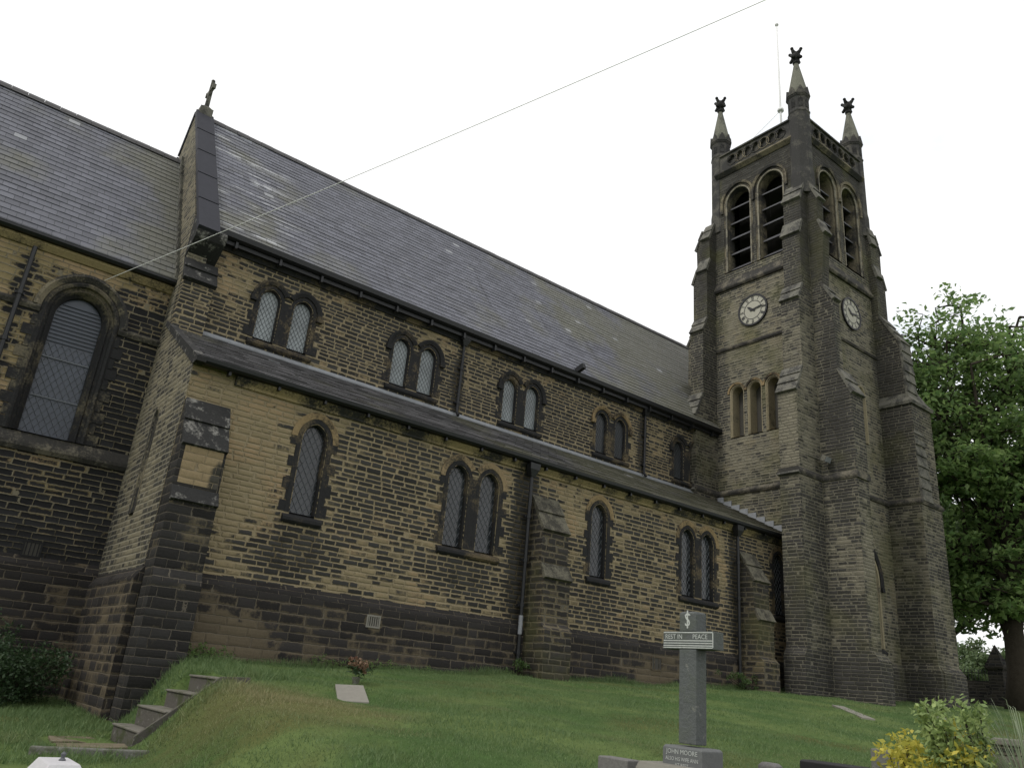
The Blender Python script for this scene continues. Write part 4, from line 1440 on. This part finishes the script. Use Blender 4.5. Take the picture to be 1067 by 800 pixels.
cx, cyy = 6.99, 5.71
gzc = gz(cx, cyy)
mc = thing('memorial_cross', 'tall grey stone grave cross with white lettered arms on an inscribed block', 'memorial cross', (cx, cyy, gzc))
mb = MB()
zb0, zs0, zt0 = -.50, -.357, .93
mb.loft([[(cx - a, cyy - b, z), (cx + a, cyy - b, z), (cx + a, cyy + b, z), (cx - a, cyy + b, z)] for a, b, z in (
    (.085, .112, zs0), (.085, .112, .555))])
mb.loft([[(cx - a, cyy - b, z), (cx + a, cyy - b, z), (cx + a, cyy + b, z), (cx - a, cyy + b, z)] for a, b, z in (
    (.085, .112, .735), (.085, .112, zt0 - .01), (.07, .098, zt0 + .008))])
mb.box(cx - .085, cx + .085, cyy - .335, cyy + .335, .555, .735)
mb.build('cross', M_cross, mc, bevel=.011)
mb = MB()
mb.loft([[(cx - a, cyy - b, z), (cx + a, cyy - b, z), (cx + a, cyy + b, z), (cx - a, cyy + b, z)] for a, b, z in (
    (.165, .25, -.80), (.165, .25, -.40), (.145, .23, zs0 - .021))])
mb.build('die', M_crossd, mc, bevel=.010)
mb = MB()
mb.loft([[(cx - a, cyy - b, z), (cx + a, cyy - b, z), (cx + a, cyy + b, z), (cx - a, cyy + b, z)] for a, b, z in (
    (.36, .44, gzc - .2), (.36, .44, -.62), (.33, .42, -.555))])
mb.build('base_step', M_slab, mc, bevel=.01)
XF = cx - .085
MXF = lambda dy_, dz_, x_: (lambda u, v, d: (x_ - d, dy_ - u, dz_ + v))
t = text_mesh('S', .19, MXF(cyy, .845, XF), .0, .004, sx=.95)
t.merge(text_mesh('I', .27, MXF(cyy, .845, XF), .0, .003, sx=.7))
t.box(XF - .005, XF, cyy - .035, cyy + .035, .895, .905)
t.build('monogram', M_lettering, mc, fixn=False)
t = text_mesh('REST IN', .068, MXF(cyy + .185, .678, XF), 0, .004)
t.merge(text_mesh('PEACE', .068, MXF(cyy - .165, .678, XF), 0, .004))
for z in (.722, .640, .615, .590, .570):
    t.box(XF - .004, XF, cyy - .325, cyy + .325, z - .005, z + .005)
t.box(XF - .004, XF, cyy - .333, cyy - .324, .575, .72)
t.build('inscription', M_lettering, mc, fixn=False)
XD = cx - .165
for tx, sz, zz, sx in (('JOHN MOORE', .062, -.435, 1.), ('ALSO HIS WIFE ANN', .050, -.50, .9), ('AT REST', .046, -.555, 1.)):
    text_mesh(tx, sz, MXF(cyy, zz, XD), 0, .004, sx=sx).build('inscription', M_lettering, mc, fixn=False)

# ------------------------------------------------------------------ other grave markers
def head(name, label, cat, parts, loc, group=None):
    o = thing(name, label, cat, loc, group)
    for nm, mb, mat, bv in parts:
        mb.build(nm, mat, o, bevel=bv)
    return o
def slabstone(x, y, hx, hy, zt, zb, cham=.02):
    mb = MB()
    mb.loft([[(x - a, y - b, z), (x + a, y - b, z), (x + a, y + b, z), (x - a, y + b, z)] for a, b, z in ((hx, hy, zb), (hx, hy, zt - cham), (hx - cham, hy - cham, zt))])
    return mb
GR = 'graves at the near edge of the lawn'
x, y = 6.88, 6.62
bb = slabstone(x, y, .48, .34, -.93, -1.4)
head('gravestone', 'speckled granite gravestone left of the tall cross', 'gravestone', [('stone', slabstone(x, y, .10, .22, -.58, -1.0, .01), M_granite, .008), ('plinth_block', bb, M_slab, .01)], (x, y, gz(x, y)), GR)
x, y = 1.46, 6.95
mb = MB()
mb.loft([[(x - a, y - b, z), (x + a, y - b, z), (x + a, y + b, z), (x - a, y + b, z)] for a, b, z in ((.17, .27, -1.5), (.17, .27, -.86), (.10, .21, -.745))])
kb = MB()
kb.lathe((x + .02, y, -.76), [(.02, 0), (.025, .02), (.012, .035), (.02, .06), (.005, .075)], 8)
head('marble_headstone', 'low white marble headstone with sloping edges in front of the kerb', 'gravestone', [('stone', mb, M_marble, .008), ('flower_holder', kb, M_leadcame, 0)], (x, y, gz(x, y)), GR)
x, y = 8.22, 4.86
mb = slabstone(x, y, .11, .36, -.415, -1.3, .015)
mb2 = MB()
mb2.box(x + .112, x + .30, y - .30, y + .36, -1.3, -.455)
head('dark_headstone', 'dark polished headstone with a pale top edge between the cross and the golden shrub', 'gravestone', [('stone', mb, M_black, .008), ('pale_back', mb2, M_slab, .02)], (x, y, gz(x, y)), GR)
x, y = 7.90, 5.43
head('rough_headstone', 'small rough grey headstone just right of the tall cross', 'gravestone', [('stone', slabstone(x, y, .07, .11, -.475, -1.3, .03), M_granite, .02)], (x, y, gz(x, y)), GR)
x, y = 8.36, 4.36
head('grey_headstone', 'plain grey headstone half hidden by the golden shrub', 'gravestone', [('stone', slabstone(x, y, .08, .17, -.235, -1.3, .01), M_kerb, .01)], (x, y, gz(x, y)), GR)
def flat_slab(x, y, hx, hy, rz, lab, mat=M_slab):
    ca, sa = math.cos(rz), math.sin(rz)
    pp = [(x + u * ca - v * sa, y + u * sa + v * ca) for u, v in ((-hx, -hy), (hx, -hy), (hx, hy), (-hx, hy))]
    mb = MB()
    mb.loft([[(q[0], q[1], gz(*q) - .1) for q in pp], [(q[0], q[1], gz(*q) + .045) for q in pp]])
    o = mb.build('grave_slab', mat, None, loc=(x, y, gz(x, y)), bevel=.008)
    tag(o, lab, 'grave slab', 'flat slabs in the lawn')
q = [Vector((6.87, 13.44, -.165)), Vector((7.30, 13.22, -.145)), Vector((7.00, 12.40, -.385)), Vector((6.55, 12.64, -.405))]
mb = MB()
mb.loft([[v - Vector((0, 0, .25)) for v in q], [v + Vector((0, 0, .01)) for v in q]])
o = mb.build('grave_slab', M_slab, None, loc=(6.93, 12.9, -.3), bevel=.008)
tag(o, 'square pale memorial slab in the grass with flowers behind it', 'grave slab', 'flat slabs in the lawn')
flat_slab(22.3, 12.65, 1.45, .17, .78, 'long narrow white slab lying in the lawn below the tower')
flat_slab(27.6, 13.0, 1.0, .16, .72, 'short pale slab in the lawn partly behind the golden shrub')

# ------------------------------------------------------------------ leaves
def leaf_cloud(centers, radii, per, size, rg, squash=(1, 1, .6), up=.35, aspect=.55, normal_out=0.):
    """numpy leaf quads round clump centres (folded kite shaped leaves)"""
    centers = np.asarray(centers, float)
    radii = np.broadcast_to(np.asarray(radii, float), (len(centers),))
    n = len(centers) * per
    c = np.repeat(centers, per, 0)
    r = np.repeat(radii, per)
    d = rg.normal(size=(n, 3))
    d /= np.linalg.norm(d, axis=1)[:, None]
    rad = r * rg.random(n) ** .45
    p = c + d * rad[:, None] * np.array(squash)
    nrm = rg.normal(size=(n, 3)) + np.array([0, 0, up * 3]) + d * normal_out
    nrm /= np.linalg.norm(nrm, axis=1)[:, None]
    a = np.cross(nrm, rg.normal(size=(n, 3)))
    a /= np.linalg.norm(a, axis=1)[:, None]
    b = np.cross(nrm, a)
    s = size * (.65 + .7 * rg.random(n))
    s = s[:, None]
    v0, v1 = p - a * s * .5, p + b * s * aspect * .5 + nrm * s * .08 - a * s * .02
    v2, v3 = p + a * s * .55 - nrm * s * .08, p - b * s * aspect * .5 + nrm * s * .08 - a * s * .02
    V = np.stack([v0, v1, v2, v3], 1).reshape(-1, 3)
    F = np.arange(n * 4).reshape(-1, 4)
    return V, F

def fast_mesh(name, V, F, mat, parent=None, loc=(0, 0, 0)):
    me = bpy.data.meshes.new(name)
    V = np.asarray(V, np.float32) - np.asarray(loc, np.float32)
    k = F.shape[1]
    me.vertices.add(len(V))
    me.vertices.foreach_set('co', V.ravel())
    me.loops.add(F.size)
    me.loops.foreach_set('vertex_index', F.ravel().astype(np.int32))
    me.polygons.add(len(F))
    me.polygons.foreach_set('loop_start', np.arange(0, F.size, k, dtype=np.int32))
    me.polygons.foreach_set('loop_total', np.full(len(F), k, dtype=np.int32))
    me.materials.append(mat)
    me.update()
    me.validate()
    o = bpy.data.objects.new(name, me)
    COL.objects.link(o)
    if parent is not None:
        o.parent = parent
    else:
        o.location = loc
    return o

def bent(p, q, n, wob, rg):
    p, q = Vector(p), Vector(q)
    pts = []
    for i in range(n + 1):
        t = i / n
        v = p.lerp(q, t)
        k = math.sin(math.pi * t) * wob
        pts.append(v + Vector((rg.normal() * k, rg.normal() * k, abs(rg.normal()) * k * .5)))
    pts[-1] = q
    return pts

def tree(name, label, base, trunk_top, crown_c, crown_r, seed, leafmat_, nlimb=11, nsub=6, ntwig=4, per=90, leaf=.22, clump=1.0, trunk_r=.5, extra=(), group=None, zmin=None):
    rg = np.random.default_rng(seed)
    o = thing(name, label, 'tree', base, group)
    tb = MB()
    base = Vector(base)
    tt = Vector(trunk_top)
    path = bent(base - Vector((0, 0, .3)), tt, 6, .18, rg)
    rad = [trunk_r * (1.35 if i == 0 else 1.0) * (1 - .5 * i / 6) for i in range(7)]
    tb.tube(path, rad, 10)
    tw = []
    cc, crr = np.array(crown_c), np.array(crown_r)
    ends = []
    for i in range(nlimb):
        t = .45 + .55 * i / max(1, nlimb - 1)
        k = min(5, int(t * 6))
        s = path[k].lerp(path[k + 1], t * 6 - k)
        az = i * 2.399 + rg.normal() * .25
        el = rg.uniform(-.55, 1.2)
        e = cc + crr * np.array([math.cos(az) * math.cos(el), math.sin(az) * math.cos(el), math.sin(el)]) * rg.uniform(.55, .8)
        ends.append((s, Vector(e)))
    for (s, e) in extra:
        ends.append((Vector(s), Vector(e)))
    for s, e in ends:
        pa = bent(s, e, 5, .28, rg)
        L = (e - s).length
        tb.tube(pa, [max(.05, trunk_r * .42 * (1 - .75 * j / 5)) for j in range(6)], 7, cap=False)
        for j in range(nsub):
            q = pa[2 + (j % 4)]
            d = rg.normal(size=3)
            d[2] = d[2] * .5 + .15
            d /= np.linalg.norm(d)
            e2 = np.array(q) + d * rg.uniform(1.6, 3.2)
            # keep inside the crown
            u = (e2 - cc) / crr
            l = np.linalg.norm(u)
            if l > 1: e2 = cc + (e2 - cc) / l * rg.uniform(.9, 1.04)
            p2 = bent(q, e2, 3, .14, rg)
            tb.tube(p2, [.07, .05, .035, .02], 5, cap=False)
            for k in range(ntwig):
                d = rg.normal(size=3)
                d[2] *= .45
                e3 = np.array(p2[1 + k % 3]) + d / np.linalg.norm(d) * rg.uniform(.5, 1.4)
                if zmin is not None: e3[2] = max(e3[2], zmin)
                tb.tube([p2[1 + k % 3], Vector(e3)], [.025, .012], 4, cap=False)
                tw.append(e3)
    tb.build('trunk', M_bark, o, smooth=True)
    V, F = leaf_cloud(tw, rg.uniform(.6, 1.25, len(tw)) * clump, per, leaf, rg, (1, 1, .42))
    fast_mesh('crown', V, F, leafmat_, o, base)
    return o

TG = 'trees behind the tower'
tree('sycamore_tree', 'large leafy sycamore with leaning limbs standing right of the church tower', (41.5, 15.6, gz(41.5, 15.6)), (42.0, 15.0, 12.0), (42.0, 15.7, 13.4), (6.6, 6.3, 9.6), 3, M_leaf1,
     nlimb=20, nsub=7, ntwig=5, per=30, leaf=.30, clump=1.0, trunk_r=.50, extra=[((41.5, 15.6, 4.0), (40.7, 17.1, 11.5)), ((40.9, 16.3, 11.2), (40.6, 18.6, 16.0)), ((40.9, 16.1, 10.8), (39.6, 16.0, 18.5)), ((40.8, 16.8, 12.0), (40.8, 17.2, 20.2)), ((41.3, 15.8, 13.0), (41.4, 15.8, 21.0)), ((41.5, 15.2, 13.0), (42.2, 13.4, 20.0)), ((40.9, 16.6, 12.0), (40.6, 18.2, 18.0)), ((41.4, 15.2, 6.5), (40.2, 17.6, 8.0)), ((41.4, 15.4, 5.5), (40.6, 18.4, 5.9)), ((41.3, 15.2, 5.0), (39.9, 16.6, 5.6)), ((41.4, 15.2, 6.0), (41.2, 19.4, 7.0)), ((41.4, 15.0, 5.2), (40.2, 14.4, 6.0)), ((41.2, 15.4, 6.8), (39.7, 19.0, 9.5))], group=TG, zmin=4.3)
tree('dark_tree', 'dark dense tree at the right edge behind the sycamore', (50, 12.5, gz(50, 12.5)), (50, 12.5, 12), (50, 13.5, 13.5), (6.5, 7.5, 9.5), 8, M_leaf2, nlimb=11, nsub=6, ntwig=4, per=34, leaf=.36, clump=1.2, trunk_r=.6, group=TG, zmin=3.2)
tree('dark_tree', 'dark leafy tree low behind the tower, left of the sycamore trunk', (53, 23.6, gz(53, 23.6)), (53, 23.4, 9), (53, 21.4, 9.5), (6.0, 5.4, 7.6), 19, M_leaf2, nlimb=16, nsub=7, ntwig=4, per=38, leaf=.36, clump=1.2, trunk_r=.5, group=TG, zmin=3.9)
tree('far_tree', 'pale green tree far off beyond the railings', (88, 36, gz(88, 36)), (88, 36, 4.8), (88, 36, 5.4), (4.5, 4.5, 2.6), 23, M_leaf3, nlimb=8, nsub=5, ntwig=4, per=80, leaf=.35, clump=1.2, trunk_r=.35, group=TG)

# ------------------------------------------------------------------ boundary wall, railings, pier
fr = thing('railings', 'dark iron railings on a low stone wall beyond the tower', 'railings', (47.5, 22, gz(47.5, 22)))
mb = MB()
mb.box(47.35, 47.65, 13, 34, gz(47.5, 14) - .6, 2.55)
mb.build('dwarf_wall', M_wallfar, fr)
mb = MB()
for i in range(120):
    y = 13.1 + i * .172
    mb.box(47.49, 47.51, y - .011, y + .011, 2.55, 3.02)
    mb.loft([[(47.5 - a, y - a, z), (47.5 + a, y - a, z), (47.5 + a, y + a, z), (47.5 - a, y + a, z)] for a, z in ((.012, 3.02), (.024, 3.06), (.003, 3.14))])
mb.box(47.48, 47.52, 13, 34, 2.93, 2.965)
mb.build('iron_bars', M_fence, fr)
gp = thing('gate_pier', 'dark stone gate pier with a pyramid cap beside the sycamore trunk', 'gate pier', (46.2, 18.15, gz(46.2, 18.15)))
mb = MB()
mb.box(45.85, 46.55, 17.8, 18.5, gz(46.2, 18) - .4, 3.0)
mb.build('shaft', M_wallfar, gp)
mb = MB()
mb.loft([[(46.2 - a, 18.15 - a, z), (46.2 + a, 18.15 - a, z), (46.2 + a, 18.15 + a, z), (46.2 - a, 18.15 + a, z)] for a, z in ((.36, 3.001), (.44, 3.1), (.44, 3.18), (.02, 4.25))])
mb.build('cap', M_wallfar, gp)

# ------------------------------------------------------------------ shrubs and small plants
def shrub(name, label, cat, base, pts, r, per, leaf, mat, seed, stems=True, squash=(1, 1, .9), up=.2, aspect=.5, group=None):
    rg = np.random.default_rng(seed)
    o = thing(name, label, cat, base, group)
    sb_ = MB()
    for p in pts:
        sb_.tube(bent(base, p, 3, .04, rg), [.016, .012, .009, .004], 5, cap=False)
    sb_.build('stems', M_bark, o)
    V, F = leaf_cloud(pts, r, per, leaf, rg, squash, up, aspect)
    fast_mesh('foliage', V, F, mat, o, base)
    return o
rg = np.random.default_rng(5)
bx_, by_ = 7.42, 3.30
pts = []
for i in range(70):
    a, rr = rg.uniform(0, 2 * math.pi), rg.random() ** .5
    pts.append((bx_ + .02 + .42 * rr * math.cos(a), by_ + .14 + .42 * rr * math.sin(a), -.16 + rg.uniform(-.6, .22) - .22 * rr))
shrub('golden_shrub', 'low yellow-leaved shrub at the lower right of the lawn', 'shrub', (bx_, by_ + .2, gz(bx_, by_)), pts, .15, 52, .058, M_leafy, 41)
pts = []
for i in range(8):     # upright green shoots
    a = rg.uniform(0, 2 * math.pi)
    tx, ty, tz = bx_ - .06 + .16 * math.cos(a), by_ + .0 + .23 * math.sin(a), rg.uniform(-.03, .22)
    for k in range(12):
        t = k / 11
        pts.append((tx + (bx_ - tx) * .5 * (1 - t), ty + (by_ - .25 - ty) * .5 * (1 - t), tz - .85 * (1 - t)))
for i in range(35):
    pts.append((bx_ - .06 + rg.normal() * .13, by_ + .02 + rg.normal() * .17, -.5 + rg.uniform(-.45, .32)))
shrub('green_shrub', 'pale green bushy shrub with upright shoots rising behind the yellow one', 'shrub', (bx_ + .1, by_ - .25, gz(bx_, by_)), pts, .085, 34, .055, M_leafg, 42)
for c_ in []:
    pass
o = thing('stone_planter', 'rough stone block wall at the lower right behind the shrubs', 'stone block', (8.0, 3.2, gz(8.0, 3.2)))
mb = MB()
mb.box(7.78, 8.2, 2.92, 3.50, -1.5, -.085)
mb.build('block', M_block, o, bevel=.02)
mb = MB()
mb.box(7.76, 8.22, 2.90, 3.52, -.084, -.03)
mb.build('coping', M_slab, o, bevel=.012)
mb = MB()
mb.box(7.73, 8.15, 2.5, 2.87, -1.5, -.12)
mb.build('end_block', M_slab, o, bevel=.02)

def grass_clump(name, label, base, n, h, spread, mat, seed, wd=.008):
    rg = np.random.default_rng(seed)
    V, F = [], []
    for i in range(n):
        a = rg.uniform(0, 2 * math.pi)
        L = h * rg.uniform(.6, 1.1)
        out_ = spread * rg.uniform(.2, 1.)
        s = np.array([math.cos(a), math.sin(a), 0.])
        p = np.array([-s[1], s[0], 0.])
        b0 = np.array(base) + s * rg.uniform(0, .08)
        m_ = 6
        o0 = len(V)
        for k in range(m_ + 1):
            t = k / m_
            q = b0 + s * out_ * t ** 1.6 + np.array([0, 0, L * (t - .38 * t ** 3)])
            ww = wd * (1 - t * .85)
            V += [q - p * ww, q + p * ww]
        for k in range(m_):
            F.append((o0 + 2 * k, o0 + 2 * k + 1, o0 + 2 * k + 3, o0 + 2 * k + 2))
    o = fast_mesh(name, np.array(V), np.array(F), mat, None, base)
    tag(o, label, 'grass clump')
    return o
grass_clump('ornamental_grass', 'fountain of long arching grass blades at the right edge', (7.36, 2.74, gz(7.36, 2.74)), 190, 2.3, .75, M_plume, 51)

pts = []
rg = np.random.default_rng(15)
for i in range(110):
    u = rg.random()
    pts.append((1.9 + u * 1.95 + rg.normal() * .12, 20.6 + rg.uniform(-.9, .7), -1.0 + rg.random() ** .8 * (1.5 - .9 * u + .25 * math.sin(u * 9))))
shrub('dark_bush', 'dark green bush against the chancel wall in the shadowed corner', 'bush', (3.1, 20.6, gz(3.1, 20.6)), pts, .32, 60, .075, M_leafb, 16)
pts = [(1.2 + rg.random() * 1.6, 19.2 + rg.normal() * .5, -1.0 + rg.random() * 1.0) for i in range(60)]
shrub('leafy_bush', 'lower leafy bush at the left edge in front of the chancel wall', 'bush', (2.0, 19.2, gz(2, 19.2)), pts, .26, 60, .075, M_leafb, 17)
def weed(label, x, y, n, sp_, h, seed, mat=M_leaf2, leaf=.07):
    rg = np.random.default_rng(seed)
    z = gz(x, y)
    pts = [(x + rg.normal() * sp_, y + rg.normal() * .09, z + .05 + rg.random() * h) for i in range(n)]
    shrub('wall_plant', label, 'plant', (x, y, z), pts, .11, 26, leaf, mat, seed, group='weeds along the foot of the wall')
weed('dark leafy weeds growing at the wall foot between the last buttress and the downpipe', 24.0, 17.35, 30, .55, .42, 61)
weed('small green weed at the foot of the first downpipe', 14.2, 17.45, 10, .2, .35, 62)
weed('rank green weeds at the top of the steps beside the corner buttress', 5.75, 17.4, 22, .28, .26, 63, M_leaf1, .06)
weed('patch of low weeds at the plinth right of the flower posy', 9.4, 17.5, 18, .7, .16, 64, M_leaf1, .05)

# flowers behind the memorial slab
fx, fy = 7.55, 13.98
fz = gz(fx, fy)
fo = thing('flower_posy', 'faded red and cream flower posy standing behind the square memorial slab', 'flowers', (fx, fy, fz))
mb = MB()
mb.lathe((fx, fy, fz - .02), [(.05, 0), (.07, .10), (.075, .14), (.06, .145)], 10)
mb.build('pot', M_kerb, fo)
rg = np.random.default_rng(71)
pts = [(fx + rg.normal() * .11, fy + rg.normal() * .11, fz + .20 + rg.random() * .24) for i in range(22)]
V, F = leaf_cloud(pts, .05, 22, .055, rg, (1, 1, 1), .2, .8)
fast_mesh('blooms', V, F, M_petal, fo, (fx, fy, fz))
pts = [(fx + rg.normal() * .12, fy + rg.normal() * .12, fz + .12 + rg.random() * .25) for i in range(14)]
V, F = leaf_cloud(pts, .08, 20, .08, rg, (1, 1, 1), .2, .3)
fast_mesh('leaves', V, F, M_leafb, fo, (fx, fy, fz))

# ------------------------------------------------------------------ grass
rg = np.random.default_rng(99)
def blades(n, x0, x1, y0, y1, h, wd, dens=None):
    x = rg.uniform(x0, x1, n)
    y = rg.uniform(y0, y1, n)
    keep = np.ones(n, bool)
    if dens is not None: keep = dens(x, y)
    keep &= ~((x > X0 - .15) & (y > 17.88)) & ~((x > X0 - .1) & (x < 5.5) & (y > 17.1))
    keep &= ~((x > 3.7) & (x < 5.3) & (y > 13.4) & (y < 15.12))
    keep &= ~((x > 2.7) & (x < 3.86) & (y > 13.2) & (y < 14.75) & (rg.random(n) < .93))
    keep &= ~((x > 26.2) & (y > 16.4)) & ~((abs(x - 6.93 - (y - 12.9) * .37) < .27) & (abs(y - 12.9) < .50))
    x, y = x[keep], y[keep]
    n = len(x)
    z = ground(x, y)
    a = rg.uniform(0, 2 * np.pi, n)
    hh = h * (.5 + .9 * rg.random(n) ** 1.5)
    patch = .75 + .5 * np.sin(x * 1.9 + np.sin(y * 1.3) * 2) * np.sin(y * 2.3 + x * .6)
    hh *= np.clip(patch, .45, 1.4)
    lean = rg.normal(size=(n, 2)) * hh[:, None] * .55
    dx, dy = np.cos(a) * wd, np.sin(a) * wd
    V = np.stack([np.stack([x - dx, y - dy, z - .01], 1), np.stack([x + dx, y + dy, z - .01], 1), np.stack([x + lean[:, 0], y + lean[:, 1], z + hh], 1)], 1).reshape(-1, 3)
    return V
parts = [blades(150000, 2.3, 14, 6.5, 18,   .050, .006), blades(90000, 13, 36, 4, 17.9, .055, .009), blades(9000, 4.6, 27.8, 17.3, 17.87, .17, .008),
         blades(22000, .2, 5.2, 12, 21.9, .13, .008), blades(5000, 4.3, 6.4, 14.0, 17.6, .15, .008)]
V = np.concatenate(parts)
F = np.arange(len(V)).reshape(-1, 3)
go2 = fast_mesh('grass', V, F, M_blade)
tag(go2, 'short mown grass of the churchyard lawn', 'grass', kind='stuff')
